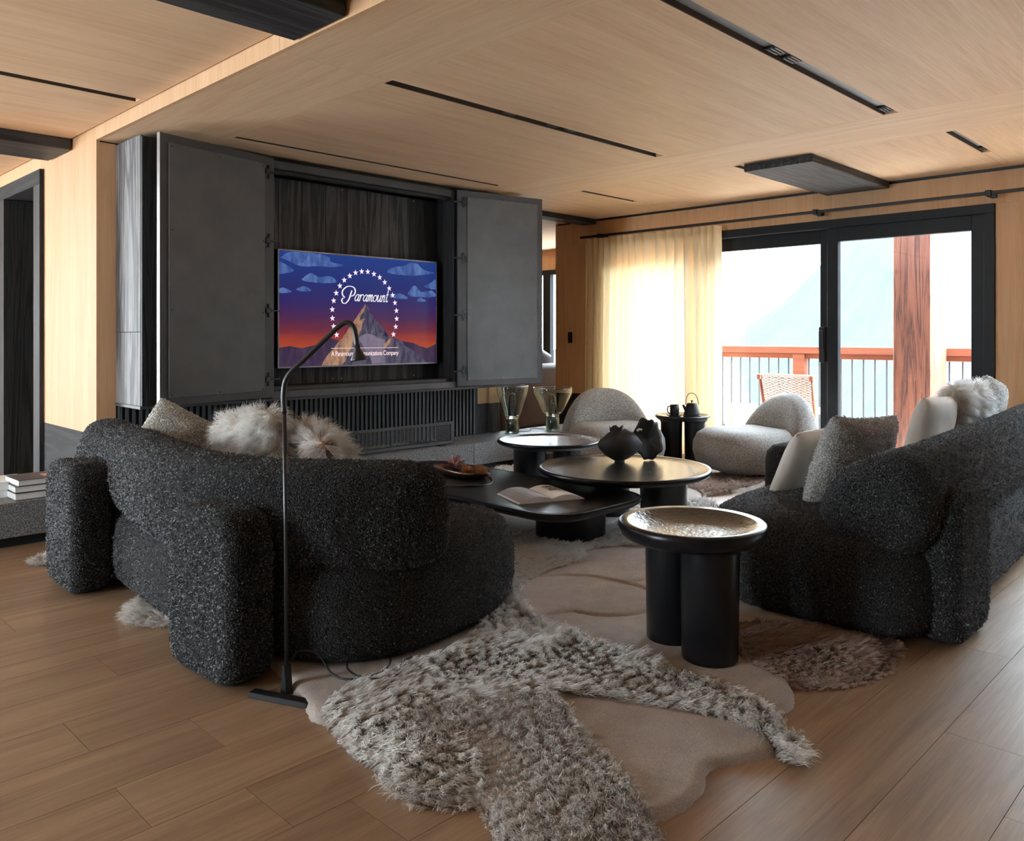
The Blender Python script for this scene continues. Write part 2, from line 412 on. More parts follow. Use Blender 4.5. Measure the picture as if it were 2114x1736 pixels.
def loft(path, section, end_r, bm=None, per=10):
    """soft roll: section (offset sideways, height) along a plan path, ends rounded"""
    bm = bm or bmesh.new(); P = catmull([(*p, 0) for p in path], per, False)
    L = [0]
    for a, b in zip(P, P[1:]): L.append(L[-1]+(b-a).length)
    tot = L[-1]
    def at(s):
        s = max(0, min(tot, s))
        for i in range(len(P)-1):
            if L[i+1] >= s:
                f = (s-L[i])/max(1e-9, L[i+1]-L[i]); p = P[i].lerp(P[i+1], f)
                t = (P[min(len(P)-1, i+2)]-P[max(0, i-1)]); return p, t.normalized()
        return P[-1], (P[-1]-P[-2]).normalized()
    st = [end_r*(1-math.cos(PI/2*k/7)) for k in range(0, 8)]
    mid = [end_r+(tot-2*end_r)*k/24 for k in range(1, 24)]
    stations = st + mid + [tot-s for s in st[::-1]]
    cy = sum(q[0] for q in section)/len(section); cz = sum(q[1] for q in section)/len(section)
    rings = []
    for s in stations:
        d = min(s, tot-s); x = 1-min(1, d/end_r)
        k = 0.62 + 0.38*math.sqrt(max(0, 1-x*x)) if d < end_r else 1
        if d < 1e-6: k = 0.55
        p, t = at(s); sd = Vector((-t.y, t.x, 0))
        rings.append([bm.verts.new(p + sd*(cy+(q[0]-cy)*k) + Vector((0, 0, cz+(q[1]-cz)*k))) for q in section])
    n = len(section)
    for a, b in zip(rings, rings[1:]):
        for k in range(n): bm.faces.new((a[k], a[(k+1) % n], b[(k+1) % n], b[k]))
    for r, fl in ((rings[0], True), (rings[-1], False)):
        c = bm.verts.new(sum((v.co for v in r), Vector())/n)
        inner = [bm.verts.new(v.co.lerp(c.co, 0.45)) for v in r]
        for k in range(n):
            bm.faces.new((r[k], r[(k+1) % n], inner[(k+1) % n], inner[k])); bm.faces.new((inner[k], inner[(k+1) % n], c))
    return bm
def pillow(w, h, t, seed=0, n=22, sag=0.0):
    """pillow in its own XZ plane, thickness along Y"""
    bm = bmesh.new(); g = {}
    rnd = random.Random(seed); ph = rnd.random()*9
    for side in (0, 1):
        for i in range(n+1):
            for j in range(n+1):
                edge = i in (0, n) or j in (0, n)
                if side and edge: g[1, i, j] = g[0, i, j]; continue
                u = i/n*2-1; v = j/n*2-1
                th = (max(0, (1-abs(u)**2.6))*max(0, (1-abs(v)**2.6)))**0.5
                pin = 1 - 0.05*(1-th)*(abs(u)**2*(1-abs(v)**2)+abs(v)**2*(1-abs(u)**2))
                wob = 0.010*noise.noise(Vector((u*1.7+ph, v*1.7, side*3.1)))*th
                y = (1 if side else -1)*(t/2*th) + wob
                rc = 1-0.085*(abs(u)*abs(v))**3; x = u*w/2*(1-0.035*(1-v*v)*abs(u)**3)*pin*rc; z = v*h/2*(1-0.035*(1-u*u)*abs(v)**3)*pin*rc
                z -= sag*(1-u*u)*(v+1)/2
                g[side, i, j] = bm.verts.new((x, y, z))
    for side in (0, 1):
        for i in range(n):
            for j in range(n):
                f = [g[side, i, j], g[side, i+1, j], g[side, i+1, j+1], g[side, i, j+1]]
                if side: f = f[::-1]
                try: bm.faces.new(f)
                except ValueError: pass
    return bm
def xf(bm, loc=(0, 0, 0), rot=(0, 0, 0)):
    from mathutils import Euler
    bmesh.ops.transform(bm, matrix=Matrix.Translation(loc) @ Euler(rot).to_matrix().to_4x4(), verts=bm.verts[:]); return bm
def poly(bm, pts, thick=0.0):
    vs = [bm.verts.new(p) for p in pts]; bm.faces.new(vs); return bm

# ---- fibres: each strand a tapering three-point ribbon, all of one pile in one mesh
def strands(name, P, D, Ln, width, mat, parent, droop=0.5, curl=0.0, nrm=None):
    n = len(P); P = P.astype(np.float32); D = D/np.linalg.norm(D, axis=1, keepdims=True)
    rv = RNG.normal(size=(n, 3)); W = np.cross(D, rv); W /= np.linalg.norm(W, axis=1, keepdims=True)+1e-9
    w = (np.full(n, width) if np.isscalar(width) else width)*RNG.uniform(0.7, 1.3, n)
    W = W*w[:, None]/2
    if nrm is not None:
        g_ = (np.cross(W, D)*nrm).sum(1); W = W*np.where(g_ < 0, -1, 1)[:, None]
    Lc = Ln[:, None]; dn = np.array([0, 0, -1.0])
    c1 = RNG.normal(size=(n, 3))*curl; c2 = RNG.normal(size=(n, 3))*curl
    m1 = P + D*Lc*0.42 + c1*Lc*0.4
    m2 = P + D*Lc*0.78 + dn*Lc*droop*0.22 + c2*Lc*0.5
    tp = P + D*Lc + dn*Lc*droop*0.5 + (c2+c1)*Lc*0.5
    lite = name == 'boucle_loops'      # short loops need one joint only
    K = 5 if lite else 7
    if lite: V = np.stack([P-W, P+W, m2-W, m2+W, tp], 1).reshape(-1, 3)
    else: V = np.stack([P-W, P+W, m1-W, m1+W, m2-W*0.8, m2+W*0.8, tp], 1).reshape(-1, 3)
    base = (np.arange(n)*K)[:, None]
    ix, st0, cnt = ([0, 1, 3, 2, 2, 3, 4], [0, 4], [4, 3]) if lite else ([0, 1, 3, 2, 2, 3, 5, 4, 4, 5, 6], [0, 4, 8], [4, 4, 3])
    loops = (base + np.array(ix)[None]).reshape(-1)
    ls = (np.arange(n)*len(ix))[:, None] + np.array(st0)[None]; ls = ls.reshape(-1)
    lt = np.tile(cnt, n)
    me = bpy.data.meshes.new(name)
    me.vertices.add(len(V)); me.vertices.foreach_set('co', V.astype(np.float32).ravel())
    me.loops.add(len(loops)); me.loops.foreach_set('vertex_index', loops.astype(np.int32))
    me.polygons.add(len(ls)); me.polygons.foreach_set('loop_start', ls.astype(np.int32)); me.polygons.foreach_set('loop_total', lt.astype(np.int32))
    at = me.attributes.new('tipf', 'FLOAT', 'POINT'); at.data.foreach_set('value', np.tile(np.array([0, 0, .7, .7, 1] if lite else [0, 0, .45, .45, .8, .8, 1], np.float32), n))
    if nrm is not None:      # the pile shades as the soft mass it forms, not as loose flakes
        nn = nrm/(np.linalg.norm(nrm, axis=1, keepdims=True)+1e-9)
        ca = me.attributes.new('custom_normal', 'FLOAT_VECTOR', 'POINT'); ca.data.foreach_set('vector', np.repeat(nn, K, axis=0).astype(np.float32).ravel())
    me.update(calc_edges=True); me.materials.append(mat)
    o = bpy.data.objects.new(name, me); COL.objects.link(o); o.parent = parent; o['kind'] = 'stuff'
    return o
def inpoly(X, Y, poly_):
    ins = np.zeros(X.shape, bool); n = len(poly_)
    for i in range(n):
        x1, y1 = poly_[i]; x2, y2 = poly_[(i+1) % n]
        if y1 == y2: continue
        c = ((y1 > Y) != (y2 > Y)) & (X < (x2-x1)*(Y-y1)/(y2-y1)+x1); ins ^= c
    return ins
def sdist(X, Y, poly_, closed=True):
    d = np.full(X.shape, 1e9); n = len(poly_)
    for i in range(n if closed else n-1):
        x1, y1 = poly_[i]; x2, y2 = poly_[(i+1) % n]; dx, dy = x2-x1, y2-y1
        t = np.clip(((X-x1)*dx+(Y-y1)*dy)/(dx*dx+dy*dy+1e-12), 0, 1)
        d = np.minimum(d, np.hypot(X-x1-t*dx, Y-y1-t*dy))
    return d
def smooth_poly(p, per=5): return [(q.x, q.y) for q in catmull([(*a, 0) for a in p], per)]
def sn(X, Y, f, ph=0.0):
    """cheap smooth noise in -1..1"""
    return (np.sin(X*f*1.7+ph+1.3*np.sin(Y*f*1.1+ph*2))+np.sin(Y*f*1.9-ph*1.7+1.7*np.sin(X*f*0.9+ph))+np.sin((X+Y)*f*1.2+ph*3+np.sin((X-Y)*f*2.1)))/3
def clumps(X, Y, cell):
    best = np.full(X.shape, 1e9); bx = X.copy(); by = Y.copy(); br = X*0
    kx0 = np.floor(X/cell); ky0 = np.floor(Y/cell)
    for dx in (-1, 0, 1):
        for dy in (-1, 0, 1):
            kx = kx0+dx; ky = ky0+dy
            r1 = (np.sin(kx*12.9898+ky*78.233)*43758.5453) % 1.0; r2 = (np.sin(kx*39.346+ky*11.135)*24634.6345) % 1.0
            cx_ = (kx+r1)*cell; cy_ = (ky+r2)*cell; d = (X-cx_)**2+(Y-cy_)**2
            m = d < best; best = np.where(m, d, best); bx = np.where(m, cx_, bx); by = np.where(m, cy_, by); br = np.where(m, (r1*7.13+r2*3.7) % 1.0, br)
    return bx, by, br
def surf_samples(o, n, keep=None):
    me = o.data; me.calc_loop_triangles(); k = len(me.loop_triangles)
    vi = np.empty(k*3, np.int32); me.loop_triangles.foreach_get('vertices', vi); vi = vi.reshape(-1, 3)
    co = np.empty(len(me.vertices)*3, np.float32); me.vertices.foreach_get('co', co); co = co.reshape(-1, 3)
    a, b, c = co[vi[:, 0]], co[vi[:, 1]], co[vi[:, 2]]; nn = np.cross(b-a, c-a); ar = np.linalg.norm(nn, axis=1)
    idx = RNG.choice(k, n, p=ar/ar.sum()); u = RNG.random((n, 2)); f = u.sum(1) > 1; u[f] = 1-u[f]
    P = a[idx]+(b-a)[idx]*u[:, :1]+(c-a)[idx]*u[:, 1:]; Nn = nn[idx]/(ar[idx][:, None]+1e-12)
    return P, Nn

# ================================================================== ROOM SHELL
fl = struct('floor', B((-3.7, -4.1, -0.14), (8.9, 10.2, -0.012)), M['joint'])
# floor boards in view: one object each
random.seed(3)
PW = 0.2345
fixed = {12: [0.885], 9: [1.015], 7: [0.775], 6: [1.05], 5: [0.757], 0: [3.3, 1.25], -1: [2.555, 0.6], 1: [2.1, 4.2]}
def plank(x0, x1, y0, y1, name='plank'):
    obj(name, B((x0+0.0008, y0+0.0008, -0.013), (x1-0.0008, y1-0.0008, 0.0)), M['oak_floor'], fl)
for k in range(-3, 21):
    y0 = 0.756 + k*PW; y1 = y0+PW
    xs = sorted(fixed.get(k, [])); s = xs[0] if xs else random.uniform(0.2, 2.2)
    cuts = [s]
    while cuts[0] > 0.1: cuts.insert(0, cuts[0]-random.uniform(1.9, 2.2))
    for x in xs[1:]: cuts.append(x)
    while cuts[-1] < 6.9: cuts.append(cuts[-1]+random.uniform(1.9, 2.2))
    for a, b in zip(cuts, cuts[1:]):
        a = max(a, -1.4); b = min(b, 6.80)
        if b-a > 0.15: plank(a, b, y0, y1)
for (lo, hi) in (((-3.7, -4.1), (8.9, 0.0525)), ((-3.7, 0.0525), (-1.4, 5.68)), ((-3.7, 5.68), (8.9, 10.2))):
    g = obj('floorboards', B((lo[0], lo[1], -0.013), (hi[0], hi[1], -0.0005)), M['oak_floor'], fl)

# ceilings: slab above, veneered panels below
ce = struct('ceiling', B((-3.7, -4.1, 2.62), (7.03, 10.2, 2.72)), M['black'])
def panel(lo, hi, mat, parent=None, name='panel', t=0.03):
    """ceiling panel: plan rectangle hanging with its underside at lo[2]"""
    return obj(name, B((lo[0]+.0007, lo[1]+.0007, lo[2]), (hi[0]-.0007, hi[1]-.0007, lo[2]+t)), mat, parent or ce)
X1, X2, X3, X4, XW = 1.807, 2.385, 4.731, 5.37, 6.8
slots = [(-1.42, -1.34), (0.10, 0.18), (1.635, 1.715), (3.18, 3.25), (4.775, 4.82)]
def runs(a, b, cuts):
    out = []; p = a
    for c0, c1 in cuts:
        if c1 <= a or c0 >= b: continue
        out.append((p, c0)); p = c1
    out.append((p, b)); return out
for y0, y1 in runs(-4.1, 5.60, slots): panel((X2, y0, H), (X3, y1, 0), M['oak_ceiling'])
for s0, s1 in slots:  # the slot ends stop short of the beams
    for a, b in ((X2, X2+0.012), (X3-0.012, X3)): panel((a, s0, H), (b, s1, 0), M['oak_ceiling'], name='slot_end')
for y0, y1 in ((-4.1, 0.1), (0.1, 3.2), (3.2, 5.6)): panel((X1, y0, H), (X2, y1, 0), M['oak_beam'], name='beam_panel')
for y0, y1 in ((-4.1, 0.8), (0.8, 5.6)): panel((X3, y0, H), (X4, y1, 0), M['oak_beam'], name='beam_panel')
ss = [(-1.48, -1.425), (0.065, 0.12), (1.535, 1.59), (2.965, 3.02), (4.44, 4.485)]
for y0, y1 in runs(-4.1, 5.60, ss): panel((X4, y0, H), (XW, y1, 0), M['oak_ceiling'])
for y0, y1 in ss:
    panel((X4, y0, H), (X4+0.01, y1, 0), M['oak_ceiling'], name='slot_end'); panel((6.16, y0, H), (XW, y1, 0), M['oak_ceiling'], name='slot_end')
panel((X1, 5.6, H), (8.9, 10.2, 0), M['oak_ceiling'])
# beam side towards the passage
for y0, y1 in ((-4.1, 0.1), (0.1, 3.2), (3.2, 5.485)):
    obj('beam_fascia', B((X1-0.004, y0+.0007, H-0.001), (X1+0.02, y1-.0007, 2.62)), M['oak_wall'], ce)
# passage ceiling
ls = [(-0.1, -0.02), (1.49, 1.57), (3.14, 3.22), (4.66, 4.73)]
for y0, y1 in runs(-4.1, 10.2, ls): panel((-3.7, y0, H2), (X1-0.012, y1, 0), M['oak_ceiling'])
for y0, y1 in ls: panel((1.765, y0, H2), (X1-0.012, y1, 0), M['oak_ceiling'], name='slot_end')

# ceiling slot inserts and air grilles
def slot_insert(x0, x1, y0, y1, z, grilles, label):
    r = thing('ceiling_slot', label, 'ceiling vent', ((x0+x1)/2, (y0+y1)/2, z))
    if y1-y0 > 0.05: obj('plate', tr(B((x0, y0+0.002, z+0.026), (x1, y1-0.005, z+0.030)), r), M['strip'], r)
    else: obj('plate', tr(B((x0, y0+0.002, z+0.026), (x1, y1-0.005, z+0.030)), r), M['black'], r)
    obj('side_trim', tr(B((x0, y1-0.004, z+0.0015), (x1, y1-0.0006, z+0.16)), r), M['slot_brown'], r)
    for g in grilles:
        obj('grille', tr(B((g-0.05, y0+0.012, z+0.016), (g+0.05, y1-0.002, z+0.0295)), r), M['black'], r)
        bm = bmesh.new()
        for q in range(3): box(bm, (g-0.045, y0+0.02+q*0.018, z+0.010), (g+0.045, y0+0.028+q*0.018, z+0.0165))
        obj('louvre', tr(bm, r), M['dark_metal'], r)
    return r
slot_insert(X2+0.013, X3-0.013, 1.635, 1.715, H, [3.36, 3.52, 4.66], 'longest recessed grey slot in the oak ceiling with three black grilles, nearest the camera')
slot_insert(X2+0.013, X3-0.013, 3.18, 3.25, H, [3.25, 3.62, 3.78], 'long recessed ceiling slot with black grilles above the square coffee table')
slot_insert(X4+0.011, 6.155, 1.535, 1.59, H, [6.1], 'short recessed ceiling slot right of the dark ceiling beam')
slot_insert(X4+0.011, 6.155, 2.965, 3.02, H, [], 'short recessed ceiling slot just left of the dark ceiling beam')
slot_insert(X4+0.011, 6.155, 4.44, 4.485, H, [], 'short recessed ceiling slot above the cream curtain')

slot_insert(X2+0.013, X3-0.013, 4.775, 4.82, H, [], 'thin dark ceiling slot above the television cabinet')
slot_insert(-3.6, 1.764, 3.14, 3.22, H2, [], 'dark slot in the passage ceiling beside the nearer dark beam')
slot_insert(-3.6, 1.764, 4.66, 4.73, H2, [], 'dark slot in the passage ceiling midway between the two dark beams')
# dark beams under the ceilings
def dark_beam(x0, x1, y0, y1, z0, z1, label):
    tag(obj('dark_beam', B((x0, y0, z0), (x1, y1, z1), 0.003, 1), M['black_wood_x']), label, 'beam')
dark_beam(X4+0.0, XW-0.012, 2.42, 2.93, 2.335, H-0.001, 'black-stained flat ceiling beam running to the window wall above the sliding door')
dark_beam(5.45, XW-0.012, 5.43, 5.60, 2.335, H-0.001, 'black-stained ceiling beam at the corner above the cream curtain')
dark_beam(-3.6, X1-0.013, 5.93, 6.42, 2.395, H2-0.001, 'dark-stained ceiling beam above the black door frame on the left')
dark_beam(-3.6, X1-0.013, 2.68, 3.06, 2.395, H2-0.001, 'dark-stained ceiling beam at the top edge of the picture')

# left wall (plane X = 1.807) with the doorway
wl = struct('wall_left', B((X1+0.02, 5.50, 0), (X1+0.10, 6.60, H2)), M['black'])
def wpanel(lo, hi, mat, parent, name='panel'): return obj(name, B(lo, hi), mat, parent)
WZ = 0.515
wpanel((X1, 5.485, WZ+.001), (X1+0.02, 6.0-.0008, 2.62), M['oak_wall'], wl); wpanel((X1, 6.0+.0008, WZ+.001), (X1+0.02, 6.568, 2.62), M['oak_wall'], wl)
wpanel((X1, 6.568, 2.36), (X1+0.02, 7.66, 2.62), M['oak_wall'], wl); wpanel((X1, 7.66, WZ+.001), (X1+0.02, 7.78, 2.62), M['oak_wall'], wl)
wpanel((X1, 7.78, 2.36), (X1+0.02, 10.2, 2.62), M['oak_wall'], wl); wpanel((X1, 9.0, 0), (X1+0.02, 10.2, 2.36), M['oak_wall'], wl)
wpanel((X1-0.002, 5.485, 0), (X1+0.02, 6.568, WZ), M['black_wood_y'], wl, 'wainscot'); wpanel((X1-0.002, 7.66, 0), (X1+0.02, 7.78, WZ), M['black_wood_y'], wl, 'wainscot')
d1 = sroot('door_1', (X1, 7.1, 0))
for a, b in ((6.568, 6.72), (7.53, 7.66)): obj('door_jamb', tr(B((X1-0.03, a, 0), (X1+0.26, b, 2.25), 0.003, 1), d1), M['black_wood'], d1)
obj('door_head', tr(B((X1-0.03, 6.568, 2.25), (X1+0.26, 7.66, 2.36), 0.003, 1), d1), M['black_wood_y'], d1)
bm = B((-0.02, 0, 0.02), (0.02, 0.78, 2.24)); xf(bm, (0.25, -0.36, 0), (0, 0, -1.15))
lf = obj('door_leaf', bm, M['black_wood'], d1)
bm = bmesh.new()
for z in (0.55, 1.28, 1.95): box(bm, (0.20, -0.352, z), (0.215, -0.345, z+0.05))
obj('lock_plate', bm, M['screw'], d1)
d2 = sroot('door_2', (X1, 8.3, 0)); obj('door_jamb', tr(B((X1-0.03, 7.78, 0), (X1+0.26, 8.98, 2.34)), d2), M['black_wood'], d2)
# closet behind the doorway
bm = bmesh.new(); box(bm, (3.0, 5.62, 0), (3.05, 7.9, 2.39)); box(bm, (X1+0.26, 7.70, 0), (3.0, 7.78, 2.39)); box(bm, (X1+0.11, 5.62, 0), (3.0, 5.70, 2.39))
struct('wall_closet', bm, M['black_wood'])

# back wall (plane Y = 5.485) behind the fireplace
wb = struct('wall_back', B((X1+0.10, 5.505, 0), (5.24, 5.62, 2.60)), M['black'])
wpanel((X1+0.021, 5.485, WZ+.001), (1.925, 5.505, 2.38), M['oak_wall'], wb); wpanel((X1+0.021, 5.485, 0), (1.925, 5.505, WZ), M['black_wood'], wb, 'wainscot')
wpanel((5.10, 5.483, WZ), (5.24, 5.505, 2.36), M['oak_wall'], wb); wpanel((5.10, 5.483, 0.243), (5.24, 5.505, WZ), M['black_wood'], wb, 'wainscot')
wpanel((5.24, 5.464, WZ), (5.375, 5.62, 2.39), M['oak_wall'], wb, 'end_panel'); wpanel((5.24, 5.464, 0.243), (5.375, 5.62, WZ), M['grey_wood'], wb, 'wainscot')

# window wall (plane X = 6.8)
WY0, WY1, WTOP = 1.666, 5.36, 2.128
bm = bmesh.new()
box(bm, (XW+0.02, -4.1, WTOP+.001), (XW+0.22, 6.0, 2.62)); box(bm, (XW+0.02, WY1, 0), (XW+0.22, 6.0, WTOP)); box(bm, (XW+0.02, 1.42, 0), (XW+0.22, WY0, WTOP)); box(bm, (XW+0.02, -4.1, 0), (XW+0.22, -2.6, WTOP))
wr = struct('wall_right', bm, M['black'])
for y0, y1 in ((-4.1, 0.0), (0.0, 1.45), (1.45, 2.9), (2.9, 4.35), (4.35, 5.41), (5.41, 6.0)):
    z0 = WTOP+.001 if y0 > 1.0 and y1 < 4.5 else WTOP+.001
    wpanel((XW, y0+.0008, z0), (XW+0.02, y1-.0008, 2.372), M['oak_wall'], wr)
for y0, y1 in ((1.42, WY0), (WY1, 5.41), (5.41, 6.0)):
    wpanel((XW, y0+.0008, WZ), (XW+0.02, y1-.0008, WTOP), M['oak_wall'], wr)
    wpanel((XW-0.002, y0+.0008, 0), (XW+0.02, y1-.0008, WZ-.001), M['black_wood_y'], wr, 'wainscot')
wpanel((XW, 5.9985, 0), (XW+0.22, 6.02, 2.39), M['oak_wall'], wr)
struct('trim_1', B((XW-0.008, -4.0, 2.368), (XW+0.02, 5.42, 2.3895)), M['black'])

# sliding balcony door
def sliding(name, y0, y1, ztop, mids):
    w_ = sroot(name, (XW, (y0+y1)/2, 0)); f = M['frame_black']
    def add(n, lo, hi, m=f): return obj(n, tr(B(lo, hi, 0.002, 1), w_), m, w_)
    add('frame_head', (XW-0.03, y0, ztop-0.07), (XW+0.14, y1, ztop)); add('frame_jamb', (XW-0.03, y0, 0), (XW+0.14, y0+0.07, ztop-0.07)); add('frame_jamb', (XW-0.03, y1-0.07, 0), (XW+0.14, y1, ztop-0.07))
    add('sill', (XW-0.01, y0+0.07, 0), (XW+0.14, y1-0.07, 0.03))
    zt = ztop-0.07
    ed = [y0+0.07]+list(mids)+[y1-0.07]
    for k, (a, b) in enumerate(zip(ed, ed[1:])):
        x0 = XW+0.075*(k % 2); x1 = x0+0.06
        add('sash_stile', (x0, a+.0005, 0.03), (x1, a+0.092, zt)); add('sash_stile', (x0, b-0.092, 0.03), (x1, b-.0005, zt))
        add('sash_rail', (x0+0.001, a+0.092, zt-0.115), (x1-0.001, b-0.092, zt)); add('sash_rail', (x0+0.001, a+0.092, 0.03), (x1-0.001, b-0.092, 0.13))
        add('pane', (x0+0.025, a+0.085, 0.11), (x0+0.031, b-0.085, zt-0.09), M['glass'])
    return w_
w1 = sliding('window_1', WY0, WY1, WTOP, (2.935, 4.20))
obj('handle', tr(B((XW-0.045, 2.955, 1.02), (XW-0.02, 2.99, 1.19), 0.006, 2), w1), M['black'], w1)
obj('handle_plate', tr(B((XW-0.02, 2.948, 0.92), (XW+0.074, 2.998, 1.22), 0.002, 1), w1), M['black'], w1)
sliding('window_2', -2.6, 1.42, WTOP, (-1.3, 0.05))

# far room seen past the fireplace
struct('ceiling_far', B((7.031, 5.9, 2.62), (8.95, 10.2, 2.72)), M['black'])
wf = struct('wall_far', (lambda bm: (box(bm, (8.8, 5.9, 2.1), (8.95, 10.1, 2.62)), box(bm, (8.8, 5.9, 0), (8.95, 6.2, 2.1)), box(bm, (8.8, 9.6, 0), (8.95, 10.1, 2.1)), box(bm, (8.8, 6.2, 0), (8.95, 9.6, 0.25)), bm)[-1])(bmesh.new()), M['oak_wall'])
w3 = sroot('window_3', (8.8, 7.9, 0))
for a, b in ((6.2, 7.22), (7.22, 7.95), (7.95, 8.7), (8.7, 9.6)):
    bm = bmesh.new()
    for lo, hi in (((8.78, a, 0.25), (8.86, a+0.07, 2.1)), ((8.78, b-0.07, 0.25), (8.86, b, 2.1)), ((8.78, a+0.07, 2.03), (8.86, b-0.07, 2.1)), ((8.78, a+0.07, 0.25), (8.86, b-0.07, 0.33))): box(bm, lo, hi)
    s = obj('sash', tr(bm, w3), M['frame_black'], w3)
    obj('pane', tr(B((8.82, a+0.06, 0.32), (8.826, b-0.06, 2.04)), w3), M['glass'], w3)
struct('wall_north', B((X1+0.021, 10.1, 0), (8.95, 10.2, 2.62)), M['oak_wall'])
struct('wall_east', B((XW+0.22, 5.9, 0), (8.8, 6.02, 2.62)), M['oak_wall'])
# unseen walls that close the house
bm = bmesh.new(); box(bm, (-3.7, -4.1, 2.35), (-3.55, 10.2, 2.62)); box(bm, (-3.7, -4.1, 0), (-3.55, 3.2, 2.35)); box(bm, (-3.7, 4.4, 0), (-3.55, 9.0, 2.35)); box(bm, (-3.7, 9.9, 0), (-3.55, 10.2, 2.35))
struct('wall_west', bm, M['oak_wall'])
w4 = sroot('window_4', (-3.6, 3.4, 0))
for a, b in ((3.2, 4.4), (9.0, 9.9),):
    bm = bmesh.new()
    for lo, hi in (((-3.64, a, 0), (-3.58, a+0.07, 2.35)), ((-3.64, b-0.07, 0), (-3.58, b, 2.35)), ((-3.64, a+0.07, 2.28), (-3.58, b-0.07, 2.35)), ((-3.64, a+0.07, 0), (-3.58, b-0.07, 0.07))): box(bm, lo, hi)
    obj('sash', tr(bm, w4), M['frame_black'], w4)
    obj('pane', tr(B((-3.613, a+0.05, 0.05), (-3.607, b-0.05, 2.3)), w4), M['glass'], w4)
struct('wall_south', B((-3.7, -4.2, 0), (8.95, -4.1, 2.62)), M['black_wood'])
bm = bmesh.new(); box(bm, (-3.55, 10.1, 2.35), (X1+0.02, 10.2, 2.62)); box(bm, (-3.55, 10.1, 0), (-3.3, 10.2, 2.35)); box(bm, (-0.95, 10.1, 0), (X1+0.02, 10.2, 2.35))
struct('wall_passage', bm, M['oak_wall'])
w5 = sroot('window_5', (-2.7, 10.15, 0))
bm = bmesh.new()
for lo, hi in (((-3.3, 10.12, 0), (-3.23, 10.18, 2.35)), ((-2.17, 10.12, 0), (-2.1, 10.18, 2.35)), ((-3.23, 10.12, 2.28), (-2.17, 10.18, 2.35)), ((-3.23, 10.12, 0), (-2.17, 10.18, 0.07))): box(bm, lo, hi)
obj('sash', tr(bm, w5), M['frame_black'], w5); obj('pane', tr(B((-3.25, 10.147, 0.05), (-2.15, 10.153, 2.3)), w5), M['glass'], w5)

# ================================================================== FIREPLACE
he = thing('hearth', 'long raised speckled grey stone hearth bench under the television cabinet', 'hearth', (2.0, 5.25, 0))
xs = [-2.6, -0.9, 0.75, 2.35, 3.6, 4.62, 6.45]
for a, b in zip(xs, xs[1:]):
    y1 = 5.483 if b < 5 else 5.46
    o_ = obj('stone_slab', tr(B((a+.0008, 5.003, 0.055), (b-.0008, y1, 0.242), 0.002, 1), he), M['stone'], he)
obj('plinth', tr(B((-2.6, 5.04, 0), (6.4, 5.46, 0.0545)), he), M['black'], he)

sl = thing('slatted_screen', 'black vertical slat screen behind the fire guard under the cabinet', 'wall screen', (3.5, 5.47, 0.2425))
obj('backing', tr(B((1.93, 5.476, 0.2435), (5.10, 5.4835, 0.74)), sl), M['black'], sl)
sm = None; x = 1.945; k = 0
while x < 5.09:
    if sm is None:
        bm = B((-0.010, -0.014, 0.0), (0.010, 0.0, 0.478)); o = obj('slat', bm, M['slat'], sl); sm = o.data
    else: o = obj('slat', sm, None, sl)
    o.location = (x-3.5, 5.4755-5.47, 0.0015); x += 0.0425

cb = thing('media_cabinet', 'large black wall cabinet with both grey-backed doors folded open around the television', 'cabinet', (3.6, 5.27, 0.70))
def cbp(name, lo, hi, mat, bev=0.0015): return obj(name, tr(B(lo, hi, bev, 1) if bev else B(lo, hi), cb), mat, cb)
CX0, CX1, CZ0, CZ1 = 1.922, 5.22, 0.705, 2.372
for a, b, nm in ((5.12, 5.477, 'side_panel'),):
    cbp(nm, (CX0, 5.075, 1.17), (CX0+0.02, 5.12, CZ1), M['side_wood']); cbp(nm, (CX0, 5.1215, 1.17), (CX0+0.02, 5.477, CZ1), M['side_wood'])
    cbp(nm, (CX0, 5.075, CZ0+0.012), (CX0+0.02, 5.12, 1.1685), M['side_wood']); cbp(nm, (CX0, 5.1215, CZ0+0.012), (CX0+0.02, 5.477, 1.1685), M['side_wood'])
cbp('side_panel', (CX1-0.02, 5.075, CZ0+0.012), (CX1, 5.46, CZ1), M['black_wood'])
cbp('bottom_shelf', (CX0-0.006, 5.062, CZ0-0.008), (CX1+0.004, 5.477, CZ0+0.012), M['dark_metal'])
cbp('top_panel', (CX0+0.02, 5.09, CZ1-0.02), (CX1-0.02, 5.477, CZ1), M['black_wood_x'])
cbp('inner_side', (2.755, 5.062, CZ0+0.013), (2.785, 5.30, CZ1-0.021), M['black_wood']); cbp('inner_side', (4.46, 5.075, CZ0+0.013), (4.49, 5.30, CZ1-0.021), M['black_wood'])
cbp('top_rail', (2.786, 5.066, 2.30), (4.459, 5.10, 2.351), M['dark_metal']); cbp('top_track', (2.786, 5.11, 2.275), (4.459, 5.16, 2.2985), M['hinge'])
cbp('bottom_rail', (2.786, 5.05, 0.718), (3.50, 5.095, 0.765), M['grey_panel']); cbp('bottom_rail', (3.502, 5.05, 0.718), (4.459, 5.095, 0.765), M['grey_panel'])
cbp('floor_track', (2.786, 5.10, 0.765), (4.459, 5.28, 0.79), M['dark_metal'])
px = [2.787, 2.97, 3.16, 3.36, 3.55, 3.74, 3.95, 4.15, 4.30, 4.458]
for a, b in zip(px, px[1:]): cbp('back_plank', (a+.0012, 5.286, 0.792), (b-.0012, 5.305, 2.28), M['grey_wood' if b < 4.2 else 'black_wood'], 0.001)
cbp('closed_leaf', (CX0+0.0, 5.045, CZ0+0.013), (2.752, 5.068, 2.36), M['black_wood']); cbp('closed_leaf', (4.492, 5.045, CZ0+0.013), (CX1, 5.068, 2.36), M['black_wood'])
